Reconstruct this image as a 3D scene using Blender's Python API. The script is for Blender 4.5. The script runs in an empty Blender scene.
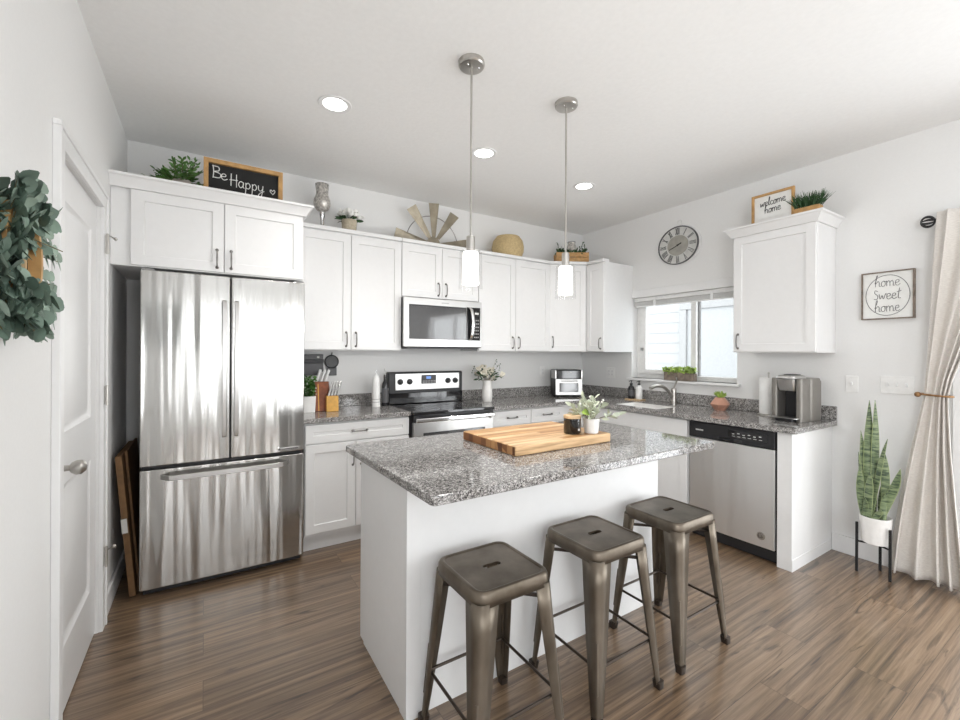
import bpy, bmesh, math, random
from mathutils import Vector, Matrix
PI = math.pi
S = bpy.context.scene
C = S.collection

# ------------------------------------------------------------------ camera, world, lights, exposure
H_CAM, YAW, ROLL = 1.389, 0.568, 0.0046
cd = bpy.data.cameras.new('camera'); cam = bpy.data.objects.new('camera', cd); C.objects.link(cam)
cd.sensor_width = 36; cd.lens = 431.5 * 36 / 960; cd.clip_start = 0.02
cd.shift_y = -7.25 / 960
cam.matrix_world = (Matrix.Translation((0, 0, H_CAM)) @ Matrix.Rotation(-YAW, 4, 'Z')
                    @ Matrix.Rotation(PI / 2, 4, 'X') @ Matrix.Rotation(ROLL, 4, 'Z'))
S.camera = cam
S.view_settings.view_transform = 'Standard'
S.view_settings.look = 'None'
S.view_settings.gamma = 1
S.view_settings.exposure = -0.03
S.view_settings.use_curve_mapping = False

w = bpy.data.worlds.new('sky'); S.world = w; w.use_nodes = True
w.node_tree.nodes['Background'].inputs[0].default_value = (0.95, 0.98, 1.0, 1)
w.node_tree.nodes['Background'].inputs[1].default_value = 4.0
S.cycles.diffuse_bounces = 8; S.cycles.max_bounces = 14

def area(name, loc, rot, sx, sy, power, col=(0.96, 0.98, 1)):
    l = bpy.data.lights.new(name, 'AREA'); l.shape = 'RECTANGLE'; l.size = sx; l.size_y = sy
    l.energy = power; l.color = col
    o = bpy.data.objects.new(name, l); C.objects.link(o); o.location = loc; o.rotation_euler = rot
    return o
WL, WB, WR, HC = -0.437, 3.68, 3.785, 2.793
WF = -3.2                                                   # the rear wall, behind the camera
# daylight through the sliding glass door on the right, an unseen left opening added as fill, and unseen rear windows shaped to streak the refrigerator
area('patio_daylight', (3.74, -0.45, 1.1), (0, PI / 2 + 0.1, 0), 2.0, 1.8, 38)
for k, x in enumerate((0.62, 1.95, 3.05)):
    area('rear_daylight', (x, WF + 0.04, 1.25), (PI / 2 + 0.3, 0, 0), 0.36, 1.9, 13)
area('side_fill', (WL + 0.03, -1.6, 1.45), (0, -PI / 2 - 0.1, 0), 1.5, 1.5, 42)  # added fill to brighten fronts facing left; no known window here

# ------------------------------------------------------------------ node materials
def new_mat(name):
    m = bpy.data.materials.new(name); m.use_nodes = True
    nt = m.node_tree; b = nt.nodes['Principled BSDF']
    return m, nt, b
def N(nt, t, **kw):
    n = nt.nodes.new(t)
    for k, v in kw.items():
        if k in n.inputs: n.inputs[k].default_value = v
        else: setattr(n, k, v)
    return n
def coords(nt, scale=(1, 1, 1), kind='Object', rot=(0, 0, 0)):
    t = N(nt, 'ShaderNodeTexCoord'); m = N(nt, 'ShaderNodeMapping')
    m.inputs['Scale'].default_value = scale; m.inputs['Rotation'].default_value = rot
    nt.links.new(t.outputs[kind], m.inputs[0]); return m.outputs[0]
def ramp(nt, fac, stops, interp='LINEAR'):
    r = N(nt, 'ShaderNodeValToRGB'); r.color_ramp.interpolation = interp
    e = r.color_ramp.elements
    while len(e) < len(stops): e.new(0.5)
    for i, (p, c) in enumerate(stops):
        e[i].position = p; e[i].color = (c[0], c[1], c[2], 1)
    nt.links.new(fac, r.inputs[0]); return r.outputs[0]
def bump(nt, b, h, strength=0.1, dist=0.01):
    n = N(nt, 'ShaderNodeBump'); n.inputs['Strength'].default_value = strength; n.inputs['Distance'].default_value = dist
    nt.links.new(h, n.inputs['Height']); nt.links.new(n.outputs[0], b.inputs['Normal'])
def mat(name, col, rough=0.5, metal=0.0, noise=0.04, scale=30, bmp=0.0, spec=0.5, coat=0, emit=None, estr=0, trans=0, ior=1.45):
    m, nt, b = new_mat(name)
    no = N(nt, 'ShaderNodeTexNoise', Scale=scale, Detail=4.0); nt.links.new(coords(nt), no.inputs['Vector'])
    f = lambda k: tuple(min(1, max(0, c * k)) for c in col)
    nt.links.new(ramp(nt, no.outputs[0], [(0.3, f(1 - noise)), (0.7, f(1 + noise))]), b.inputs['Base Color'])
    b.inputs['Roughness'].default_value = rough; b.inputs['Metallic'].default_value = metal
    b.inputs['Specular IOR Level'].default_value = spec; b.inputs['Coat Weight'].default_value = coat
    b.inputs['Transmission Weight'].default_value = trans; b.inputs['IOR'].default_value = ior
    if bmp: bump(nt, b, no.outputs[0], bmp, 0.002)
    if emit: b.inputs['Emission Color'].default_value = (*emit, 1); b.inputs['Emission Strength'].default_value = estr
    return m
M = {}
M['wall'] = mat('wall_paint', (0.76, 0.76, 0.755), 0.7, noise=0.01, scale=90, bmp=0.12)
M['ceiling'] = mat('ceiling_paint', (0.83, 0.83, 0.825), 0.8, noise=0.015, scale=45, bmp=0.5)
M['trim'] = mat('trim_paint', (0.77, 0.77, 0.77), 0.35, noise=0.01)
M['cab'] = mat('cabinet_paint', (0.77, 0.77, 0.77), 0.35, noise=0.01)
M['door'] = mat('door_paint', (0.75, 0.75, 0.75), 0.35, noise=0.01)
M['black'] = mat('black_plastic', (0.02, 0.02, 0.022), 0.35)
M['darkgrey'] = mat('dark_grey', (0.09, 0.09, 0.095), 0.45)
M['midgrey'] = mat('mid_grey', (0.30, 0.30, 0.30), 0.5)
M['blackglass'] = mat('black_glass', (0.012, 0.012, 0.014), 0.06, coat=0.5)
M['nickel'] = mat('satin_nickel', (0.52, 0.50, 0.47), 0.3, 1.0)
M['pull'] = mat('pewter_pull', (0.22, 0.21, 0.20), 0.35, 1.0)
M['chrome'] = mat('chrome', (0.75, 0.75, 0.75), 0.12, 1.0)
M['white'] = mat('white_ceramic', (0.82, 0.81, 0.79), 0.3)
M['whiteplastic'] = mat('white_plastic', (0.80, 0.80, 0.79), 0.4)
M['paper'] = mat('paper_towel', (0.86, 0.86, 0.85), 0.9, bmp=0.3)
M['blackmetal'] = mat('black_metal', (0.03, 0.03, 0.032), 0.45, 0.5)
M['oak'] = mat('oak_frame', (0.48, 0.28, 0.11), 0.5, noise=0.2, scale=25)
M['soil'] = mat('soil', (0.05, 0.035, 0.02), 0.95)
M['copper'] = mat('rose_copper', (0.60, 0.33, 0.24), 0.4, 0.45)
M['rust'] = mat('aged_brass', (0.30, 0.17, 0.08), 0.4, 0.7)
M['chalk'] = mat('chalkboard', (0.018, 0.018, 0.018), 0.8)
M['chalkpen'] = mat('chalk_lettering', (0.85, 0.85, 0.83), 0.8)
M['ink'] = mat('ink', (0.03, 0.03, 0.03), 0.7)
M['greyink'] = mat('grey_ink', (0.16, 0.16, 0.16), 0.7)
M['signwhite'] = mat('sign_board', (0.78, 0.78, 0.76), 0.7)
M['clockface'] = mat('clock_face', (0.56, 0.56, 0.54), 0.6, noise=0.1, scale=20)
M['clockcentre'] = mat('clock_centre', (0.33, 0.32, 0.285), 0.6, noise=0.12, scale=20)
M['gourd'] = mat('woven_tan', (0.50, 0.38, 0.20), 0.7, noise=0.15, scale=60, bmp=0.5)
M['stone'] = mat('grey_stone_pot', (0.42, 0.38, 0.34), 0.8, noise=0.15)
M['basket'] = mat('beige_basket', (0.48, 0.42, 0.32), 0.8, noise=0.15, scale=80, bmp=0.5)
M['cream'] = mat('cream_petals', (0.80, 0.76, 0.66), 0.7)
M['whitepetal'] = mat('white_petals', (0.85, 0.85, 0.82), 0.7)
M['green'] = mat('leaf_green', (0.07, 0.17, 0.035), 0.5, noise=0.35, scale=20)
M['darkgreen'] = mat('dark_leaf_green', (0.03, 0.08, 0.025), 0.5, noise=0.35, scale=20)
M['lime'] = mat('lime_leaf', (0.32, 0.45, 0.10), 0.5, noise=0.3, scale=20)
M['sage'] = mat('sage_leaf', (0.50, 0.54, 0.43), 0.6, noise=0.25, scale=15)
M['euca'] = mat('eucalyptus_leaf', (0.13, 0.19, 0.15), 0.55, noise=0.4, scale=9)
M['euca2'] = mat('pale_eucalyptus_leaf', (0.25, 0.33, 0.27), 0.55, noise=0.3, scale=9)
M['stem'] = mat('stem', (0.14, 0.12, 0.06), 0.7)
M['candle'] = mat('black_candle_glass', (0.01, 0.01, 0.01), 0.08, coat=0.5)
M['lid'] = mat('wood_lid', (0.62, 0.44, 0.26), 0.5, noise=0.15)
M['cardboard'] = mat('brown_cardboard', (0.16, 0.085, 0.035), 0.7, noise=0.2)
M['paperlabel'] = mat('paper_label', (0.6, 0.6, 0.58), 0.7)
M['barnwood'] = mat('grey_barnwood', (0.20, 0.16, 0.13), 0.85, noise=0.4, scale=30)
M['blade'] = mat('weathered_tin', (0.34, 0.30, 0.23), 0.45, 0.6, noise=0.25, scale=12)
M['displayblue'] = mat('lcd', (0.02, 0.04, 0.1), 0.2, emit=(0.15, 0.35, 0.9), estr=0.8)
M['lampglow'] = mat('lamp_glow', (1, 1, 1), 0.5, emit=(1, 0.99, 0.96), estr=5)
M['pendantglow'] = mat('frosted_lit_glass', (1, 1, 1), 0.5, emit=(1, 0.98, 0.94), estr=1.6)
M['siding'] = mat('vinyl_siding', (0.34, 0.345, 0.35), 0.6)
M['ground'] = mat('bounce_ground', (0.85, 0.86, 0.88), 0.9)  # unseen ground whitened to bounce daylight up to the ceiling
M['knifewood'] = mat('honey_wood', (0.62, 0.33, 0.06), 0.4, noise=0.12)
M['mahogany'] = mat('red_brown_wood', (0.22, 0.06, 0.02), 0.4, noise=0.3)
M['keurig'] = mat('brushed_grey', (0.27, 0.255, 0.235), 0.42, 0.6)
M['pattern_glass'] = mat('mercury_glass', (0.50, 0.48, 0.45), 0.3, 0.4, noise=0.5, scale=60)

def brushed(name, col, rough, wav=0.25, aniso=0.5):
    m, nt, b = new_mat(name)
    b.inputs['Base Color'].default_value = (*col, 1); b.inputs['Metallic'].default_value = 1
    b.inputs['Anisotropic'].default_value = aniso
    n1 = N(nt, 'ShaderNodeTexNoise', Scale=1.0, Detail=2.0); nt.links.new(coords(nt, (8.0, 8.0, 0.4)), n1.inputs['Vector'])
    n2 = N(nt, 'ShaderNodeTexNoise', Scale=1.0, Detail=2.0); nt.links.new(coords(nt, (240, 240, 3)), n2.inputs['Vector'])
    r = N(nt, 'ShaderNodeMapRange'); r.inputs['To Min'].default_value = rough * 0.8; r.inputs['To Max'].default_value = rough * 1.25
    nt.links.new(n2.outputs[0], r.inputs[0]); nt.links.new(r.outputs[0], b.inputs['Roughness'])
    bump(nt, b, n1.outputs[0], wav, 0.06)
    return m
M['steel'] = brushed('stainless_steel', (0.56, 0.555, 0.54), 0.17, 0.5)
M['steelflat'] = brushed('stainless_trim', (0.60, 0.595, 0.585), 0.30, 0.05)
M['dwsteel'] = brushed('dishwasher_steel', (0.86, 0.86, 0.855), 0.42, 0.15, 0.0)

def bronze():
    m, nt, b = new_mat('gunmetal_bronze')
    n1 = N(nt, 'ShaderNodeTexNoise', Scale=9.0, Detail=5.0); nt.links.new(coords(nt, (1, 1, 0.5)), n1.inputs['Vector'])
    nt.links.new(ramp(nt, n1.outputs[0], [(0.3, (0.10, 0.080, 0.058)), (0.7, (0.21, 0.178, 0.142))]), b.inputs['Base Color'])
    b.inputs['Metallic'].default_value = 0.75; b.inputs['Roughness'].default_value = 0.40
    return m
M['bronze'] = bronze()
M['bronzedark'] = mat('dark_bronze', (0.07, 0.055, 0.045), 0.4, 0.7)

def granite():
    m, nt, b = new_mat('speckled_granite')
    co = coords(nt)
    v = N(nt, 'ShaderNodeTexVoronoi', Scale=230.0); nt.links.new(co, v.inputs['Vector'])
    n = N(nt, 'ShaderNodeTexNoise', Scale=70.0, Detail=4.0); nt.links.new(co, n.inputs['Vector'])
    sep = N(nt, 'ShaderNodeSeparateColor'); nt.links.new(v.outputs['Color'], sep.inputs[0])
    a = N(nt, 'ShaderNodeMath', operation='ADD'); nt.links.new(sep.outputs[0], a.inputs[0]); nt.links.new(n.outputs[0], a.inputs[1])
    mu = N(nt, 'ShaderNodeMath', operation='MULTIPLY'); mu.inputs[1].default_value = 0.5; nt.links.new(a.outputs[0], mu.inputs[0])
    c = ramp(nt, mu.outputs[0], [(0.0, (0.02, 0.02, 0.022)), (0.30, (0.045, 0.043, 0.042)), (0.36, (0.15, 0.14, 0.135)),
                                 (0.52, (0.22, 0.212, 0.204)), (0.60, (0.32, 0.31, 0.30)), (0.72, (0.52, 0.505, 0.49))])
    nt.links.new(c, b.inputs['Base Color']); b.inputs['Roughness'].default_value = 0.07
    b.inputs['Specular IOR Level'].default_value = 0.6
    return m
M['granite'] = granite()

def floor_mat():
    m, nt, b = new_mat('wood_plank_floor')
    co = coords(nt)
    br = N(nt, 'ShaderNodeTexBrick', Scale=1.0); nt.links.new(co, br.inputs['Vector'])
    br.offset = 0.37; br.inputs['Brick Width'].default_value = 1.22; br.inputs['Row Height'].default_value = 0.18
    br.inputs['Mortar Size'].default_value = 0.0012; br.inputs['Mortar Smooth'].default_value = 0.3
    br.inputs['Color1'].default_value = (0, 0, 0, 1); br.inputs['Color2'].default_value = (1, 1, 1, 1); br.inputs['Mortar'].default_value = (0.5, 0.5, 0.5, 1)
    # shift the grain per plank
    sc = N(nt, 'ShaderNodeVectorMath', operation='SCALE'); sc.inputs['Scale'].default_value = 7.0
    nt.links.new(br.outputs['Color'], sc.inputs[0])
    ad = N(nt, 'ShaderNodeVectorMath', operation='ADD'); nt.links.new(co, ad.inputs[0]); nt.links.new(sc.outputs[0], ad.inputs[1])
    mp = N(nt, 'ShaderNodeMapping'); mp.inputs['Scale'].default_value = (1.3, 42, 1); nt.links.new(ad.outputs[0], mp.inputs[0])
    g = N(nt, 'ShaderNodeTexNoise', Scale=1.0, Detail=9.0, Roughness=0.68, Distortion=0.45); nt.links.new(mp.outputs[0], g.inputs['Vector'])
    mp2 = N(nt, 'ShaderNodeMapping'); mp2.inputs['Scale'].default_value = (2.6, 16, 1); nt.links.new(ad.outputs[0], mp2.inputs[0])
    g2 = N(nt, 'ShaderNodeTexNoise', Scale=1.0, Detail=4.0, Distortion=1.5); nt.links.new(mp2.outputs[0], g2.inputs['Vector'])
    base = ramp(nt, g.outputs[0], [(0.27, (0.038, 0.022, 0.012)), (0.41, (0.115, 0.070, 0.039)), (0.56, (0.225, 0.148, 0.088)), (0.8, (0.36, 0.257, 0.168))])
    knots = ramp(nt, g2.outputs[0], [(0.29, (0.22, 0.18, 0.15)), (0.385, (1, 1, 1))])
    mx = N(nt, 'ShaderNodeMix', data_type='RGBA', blend_type='MULTIPLY'); mx.inputs[0].default_value = 0.8
    nt.links.new(base, mx.inputs[6]); nt.links.new(knots, mx.inputs[7])
    tone = ramp(nt, br.outputs['Color'], [(0, (0.88, 0.88, 0.88)), (1, (1.1, 1.1, 1.1))])
    mx2 = N(nt, 'ShaderNodeMix', data_type='RGBA', blend_type='MULTIPLY'); mx2.inputs[0].default_value = 1
    nt.links.new(mx.outputs[2], mx2.inputs[6]); nt.links.new(tone, mx2.inputs[7])
    mx3 = N(nt, 'ShaderNodeMix', data_type='RGBA', blend_type='MIX'); nt.links.new(br.outputs['Fac'], mx3.inputs[0])
    nt.links.new(mx2.outputs[2], mx3.inputs[6]); mx3.inputs[7].default_value = (0.06, 0.035, 0.02, 1)
    nt.links.new(mx3.outputs[2], b.inputs['Base Color'])
    b.inputs['Roughness'].default_value = 0.36; b.inputs['Specular IOR Level'].default_value = 0.6; b.inputs['Coat Weight'].default_value = 0.8; b.inputs['Coat Roughness'].default_value = 0.25
    bump(nt, b, g.outputs[0], 0.12, 0.002)
    return m
M['floor'] = floor_mat()

def butcher():
    m, nt, b = new_mat('butcher_block')
    co = coords(nt)
    br = N(nt, 'ShaderNodeTexBrick', Scale=1.0); nt.links.new(co, br.inputs['Vector'])
    br.offset = 0.43; br.inputs['Brick Width'].default_value = 0.9; br.inputs['Row Height'].default_value = 0.042
    br.inputs['Mortar Size'].default_value = 0.0006
    br.inputs['Color1'].default_value = (0, 0, 0, 1); br.inputs['Color2'].default_value = (1, 1, 1, 1); br.inputs['Mortar'].default_value = (0.2, 0.2, 0.2, 1)
    mp = N(nt, 'ShaderNodeMapping'); mp.inputs['Scale'].default_value = (5, 60, 60); nt.links.new(co, mp.inputs[0])
    g = N(nt, 'ShaderNodeTexNoise', Scale=1.0, Detail=5.0, Distortion=0.4); nt.links.new(mp.outputs[0], g.inputs['Vector'])
    c1 = ramp(nt, br.outputs['Color'], [(0, (0.30, 0.13, 0.045)), (0.3, (0.60, 0.36, 0.16)), (0.7, (0.76, 0.54, 0.31)), (1, (0.44, 0.22, 0.08))])
    c2 = ramp(nt, g.outputs[0], [(0.3, (0.62, 0.55, 0.48)), (0.6, (1.05, 1.05, 1.05))])
    mx = N(nt, 'ShaderNodeMix', data_type='RGBA', blend_type='MULTIPLY'); mx.inputs[0].default_value = 1
    nt.links.new(c1, mx.inputs[6]); nt.links.new(c2, mx.inputs[7]); nt.links.new(mx.outputs[2], b.inputs['Base Color'])
    b.inputs['Roughness'].default_value = 0.4
    return m
M['butcher'] = butcher()
def endgrain():
    m, nt, b = new_mat('butcher_block_end_grain')
    v = N(nt, 'ShaderNodeTexVoronoi', Scale=1.0); nt.links.new(coords(nt, (24, 24, 6)), v.inputs['Vector'])
    sep = N(nt, 'ShaderNodeSeparateColor'); nt.links.new(v.outputs['Color'], sep.inputs[0])
    nt.links.new(ramp(nt, sep.outputs[0], [(0, (0.10, 0.035, 0.012)), (0.5, (0.25, 0.10, 0.035)), (1, (0.5, 0.27, 0.11))]), b.inputs['Base Color'])
    b.inputs['Roughness'].default_value = 0.5
    return m
M['endgrain'] = endgrain()

def linen():
    m, nt, b = new_mat('linen_curtain')
    n = N(nt, 'ShaderNodeTexNoise', Scale=1.0, Detail=5.0); nt.links.new(coords(nt, (60, 60, 400)), n.inputs['Vector'])
    nt.links.new(ramp(nt, n.outputs[0], [(0.3, (0.62, 0.585, 0.55)), (0.7, (0.76, 0.73, 0.69))]), b.inputs['Base Color'])
    b.inputs['Roughness'].default_value = 0.95; b.inputs['Specular IOR Level'].default_value = 0.1
    bump(nt, b, n.outputs[0], 0.2, 0.002)
    return m
M['linen'] = linen()
def snake():
    m, nt, b = new_mat('banded_snake_leaf')
    n = N(nt, 'ShaderNodeTexNoise', Scale=1.0, Detail=3.0, Distortion=0.8); nt.links.new(coords(nt, (14, 14, 75)), n.inputs['Vector'])
    nt.links.new(ramp(nt, n.outputs[0], [(0.38, (0.05, 0.08, 0.045)), (0.50, (0.15, 0.205, 0.105)), (0.7, (0.29, 0.35, 0.19))]), b.inputs['Base Color'])
    b.inputs['Roughness'].default_value = 0.4
    return m
M['snake'] = snake()
M['snakeedge'] = mat('leaf_edge', (0.30, 0.36, 0.18), 0.5)
def thin_glass(name, tint=(1, 1, 1), gl=0.08):
    m = bpy.data.materials.new(name); m.use_nodes = True; nt = m.node_tree
    nt.nodes.remove(nt.nodes['Principled BSDF']); out = nt.nodes['Material Output']
    t = N(nt, 'ShaderNodeBsdfTransparent'); t.inputs[0].default_value = (*tint, 1)
    g = N(nt, 'ShaderNodeBsdfGlossy'); g.inputs['Roughness'].default_value = 0.03
    fr = N(nt, 'ShaderNodeLayerWeight'); fr.inputs[0].default_value = 0.5
    pw = N(nt, 'ShaderNodeMath', operation='POWER'); pw.inputs[1].default_value = 4.0; nt.links.new(fr.outputs['Facing'], pw.inputs[0])
    pm = N(nt, 'ShaderNodeMath', operation='MULTIPLY'); pm.inputs[1].default_value = 0.35; nt.links.new(pw.outputs[0], pm.inputs[0])
    a = N(nt, 'ShaderNodeMath', operation='ADD'); a.inputs[1].default_value = gl; nt.links.new(pm.outputs[0], a.inputs[0])
    mx = N(nt, 'ShaderNodeMixShader'); nt.links.new(a.outputs[0], mx.inputs[0])
    nt.links.new(t.outputs[0], mx.inputs[1]); nt.links.new(g.outputs[0], mx.inputs[2]); nt.links.new(mx.outputs[0], out.inputs[0])
    return m
M['pane'] = thin_glass('window_glass', (0.97, 0.98, 0.98), 0.0)
M['clearglass'] = thin_glass('clear_lamp_glass', (0.96, 0.96, 0.96), 0.03)
M['ovenglass'] = mat('oven_window', (0.06, 0.06, 0.062), 0.06, coat=1.0)

# ------------------------------------------------------------------ mesh helpers
class MB:
    def __init__(s): s.bm = bmesh.new(); s.smooth = False; s.mi = 0
    def face(s, vs):
        try:
            f = s.bm.faces.new(vs); f.material_index = s.mi; return f
        except ValueError: return None
    def v(s, p): return s.bm.verts.new(p)
    def box(s, x0, x1, y0, y1, z0, z1):
        if x0 > x1: x0, x1 = x1, x0
        if y0 > y1: y0, y1 = y1, y0
        if z0 > z1: z0, z1 = z1, z0
        p = [s.v((x, y, z)) for z in (z0, z1) for y in (y0, y1) for x in (x0, x1)]
        for q in ((0, 2, 3, 1), (4, 5, 7, 6), (0, 1, 5, 4), (2, 6, 7, 3), (0, 4, 6, 2), (1, 3, 7, 5)):
            s.face([p[i] for i in q])
        return s
    def prism(s, pts, z0, z1):
        a = [s.v((x, y, z0)) for x, y in pts]; b = [s.v((x, y, z1)) for x, y in pts]
        s.face(a[::-1]); s.face(b); n = len(pts)
        for i in range(n): s.face([a[i], a[(i + 1) % n], b[(i + 1) % n], b[i]])
        return s
    def xprism(s, pts, x0, x1):      # profile in (y,z)
        a = [s.v((x0, y, z)) for y, z in pts]; b = [s.v((x1, y, z)) for y, z in pts]
        s.face(a); s.face(b[::-1]); n = len(pts)
        for i in range(n): s.face([a[i], b[i], b[(i + 1) % n], a[(i + 1) % n]])
        return s
    def rings(s, rings, cap0=True, cap1=True, closed=True):
        R = [[s.v(p) for p in r] for r in rings]
        for a, b in zip(R, R[1:]):
            n = len(a)
            for i in range(n if closed else n - 1): s.face([a[i], a[(i + 1) % n], b[(i + 1) % n], b[i]])
        if cap0: s.face(R[0][::-1])
        if cap1: s.face(R[-1])
        return s
    def lathe(s, prof, c=(0, 0, 0), axis='z', seg=24, cap0=True, cap1=True):
        rings = []
        for r, h in prof:
            ring = []
            for i in range(seg):
                a = 2 * PI * i / seg; x, y = r * math.cos(a), r * math.sin(a)
                if axis == 'z': p = (c[0] + x, c[1] + y, c[2] + h)
                elif axis == 'y': p = (c[0] + x, c[1] - h, c[2] + y)      # h grows toward -y
                else: p = (c[0] + h, c[1] + x, c[2] + y)
                ring.append(p)
            rings.append(ring)
        return s.rings(rings, cap0, cap1)
    def cyl(s, c, r, h, axis='z', seg=20): return s.lathe([(r, 0), (r, h)], c, axis, seg)
    def tube(s, pts, r, seg=8, cap=True):
        P = [Vector(p) for p in pts]; rr = r if isinstance(r, (list, tuple)) else [r] * len(P)
        rings = []; up = None
        for i, p in enumerate(P):
            t = (P[min(i + 1, len(P) - 1)] - P[max(i - 1, 0)])
            if t.length < 1e-9: t = Vector((0, 0, 1))
            t.normalize()
            if up is None:
                up = Vector((0, 0, 1)) if abs(t.z) < 0.9 else Vector((1, 0, 0))
            a = up.cross(t)
            if a.length < 1e-6: a = t.orthogonal()
            a.normalize(); up = t.cross(a).normalized()
            rings.append([p + (a * math.cos(2 * PI * k / seg) + up * math.sin(2 * PI * k / seg)) * rr[i] for k in range(seg)])
        return s.rings(rings, cap, cap)
    def ball(s, c, r, seg=12, n=8, sz=1.0):
        prof = [(max(1e-4, r * math.sin(PI * i / n)), -r * sz * math.cos(PI * i / n)) for i in range(n + 1)]
        return s.lathe(prof, c, 'z', seg)
    def leaf(s, p, d, L, W, nrm=None, bend=0.2, fold=0.12, n=4):
        p = Vector(p); d = Vector(d).normalized()
        nn = Vector(nrm) if nrm else Vector((random.uniform(-1, 1), random.uniform(-1, 1), random.uniform(0.2, 1)))
        sd = d.cross(nn)
        if sd.length < 1e-4: sd = d.orthogonal()
        sd.normalize(); up = sd.cross(d).normalized()
        prev = None
        for i in range(n + 1):
            t = i / n; wv = W * 0.5 * (math.sin(PI * min(1, max(0, t * 0.94 + 0.03))) ** 0.75)
            c = p + d * L * t - up * bend * L * t * t
            cur = [s.v(c - sd * wv + up * fold * wv), s.v(c), s.v(c + sd * wv + up * fold * wv)]
            if prev:
                s.face([prev[0], prev[1], cur[1], cur[0]]); s.face([prev[1], prev[2], cur[2], cur[1]])
            prev = cur
        return s
    def sweep(s, path, prof, z=0):      # path in XY, profile (outward offset to the right of travel, height), mitred
        n = len(path); P = [Vector(p) for p in path]; rings = []
        for i in range(n):
            d0 = (P[i] - P[i - 1]).normalized() if i > 0 else None
            d1 = (P[i + 1] - P[i]).normalized() if i < n - 1 else None
            n0 = Vector((d0.y, -d0.x)) if d0 else None; n1 = Vector((d1.y, -d1.x)) if d1 else None
            if n0 and n1:
                m = (n0 + n1).normalized(); k = 1 / max(0.2, m.dot(n0))
            else: m = n0 or n1; k = 1
            rings.append([(P[i].x + m.x * o * k, P[i].y + m.y * o * k, z + h) for o, h in prof])
        return s.rings(rings)
    def build(s, name, material, parent=None, bevel=0, world=False, solid=0, smooth=True, angle=38, sub=0):
        bm = s.bm
        if world and parent is not None:
            mi = (Matrix.Translation(parent.location) @ Matrix.Rotation(parent.rotation_euler.z, 4, 'Z')).inverted()
            bm.transform(mi)
        bmesh.ops.recalc_face_normals(bm, faces=bm.faces)
        me = bpy.data.meshes.new(name); bm.to_mesh(me); bm.free()
        for m_ in (material if isinstance(material, (list, tuple)) else [material]):
            me.materials.append(M[m_] if isinstance(m_, str) else m_)
        if smooth:
            me.polygons.foreach_set('use_smooth', [True] * len(me.polygons))
            me.set_sharp_from_angle(angle=math.radians(angle))
        o = bpy.data.objects.new(name, me); C.objects.link(o)
        if parent is not None: o.parent = parent
        if solid:
            md = o.modifiers.new('thickness', 'SOLIDIFY'); md.thickness = solid; md.offset = 0
        if bevel:
            md = o.modifiers.new('edges', 'BEVEL'); md.width = bevel; md.segments = 2; md.limit_method = 'ANGLE'
            md.angle_limit = math.radians(50); md.harden_normals = True
        return o
def tag(o, label, cat, group=None, kind=None):
    if label: o['label'] = label
    if cat: o['category'] = cat
    if group: o['group'] = group
    if kind: o['kind'] = kind
    return o
def thing(name, label, cat, loc=(0, 0, 0), rz=0, group=None):
    o = bpy.data.objects.new(name, None); C.objects.link(o); o.empty_display_size = 0.1
    o.location = loc; o.rotation_euler = (0, 0, rz)
    return tag(o, label, cat, group)
def struct(name, mb, material, bevel=0, parent=None):
    o = mb.build(name, material, parent, bevel)
    o['kind'] = 'structure'; return o
def copy_tree(o, parent=None):
    c = o.copy(); C.objects.link(c)
    if parent is not None: c.parent = parent
    for ch in [k for k in C.objects if k.parent == o]: copy_tree(ch, c)
    return c
def smooth_line(pts, n=6):
    P = [Vector(p) for p in pts]; out = []
    for i in range(len(P) - 1):
        p0, p1, p2, p3 = P[max(i - 1, 0)], P[i], P[i + 1], P[min(i + 2, len(P) - 1)]
        for k in range(n):
            t = k / n
            out.append(0.5 * ((2 * p1) + (p2 - p0) * t + (2 * p0 - 5 * p1 + 4 * p2 - p3) * t * t + (3 * p1 - p0 - 3 * p2 + p3) * t ** 3))
    out.append(P[-1]); return out

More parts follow.
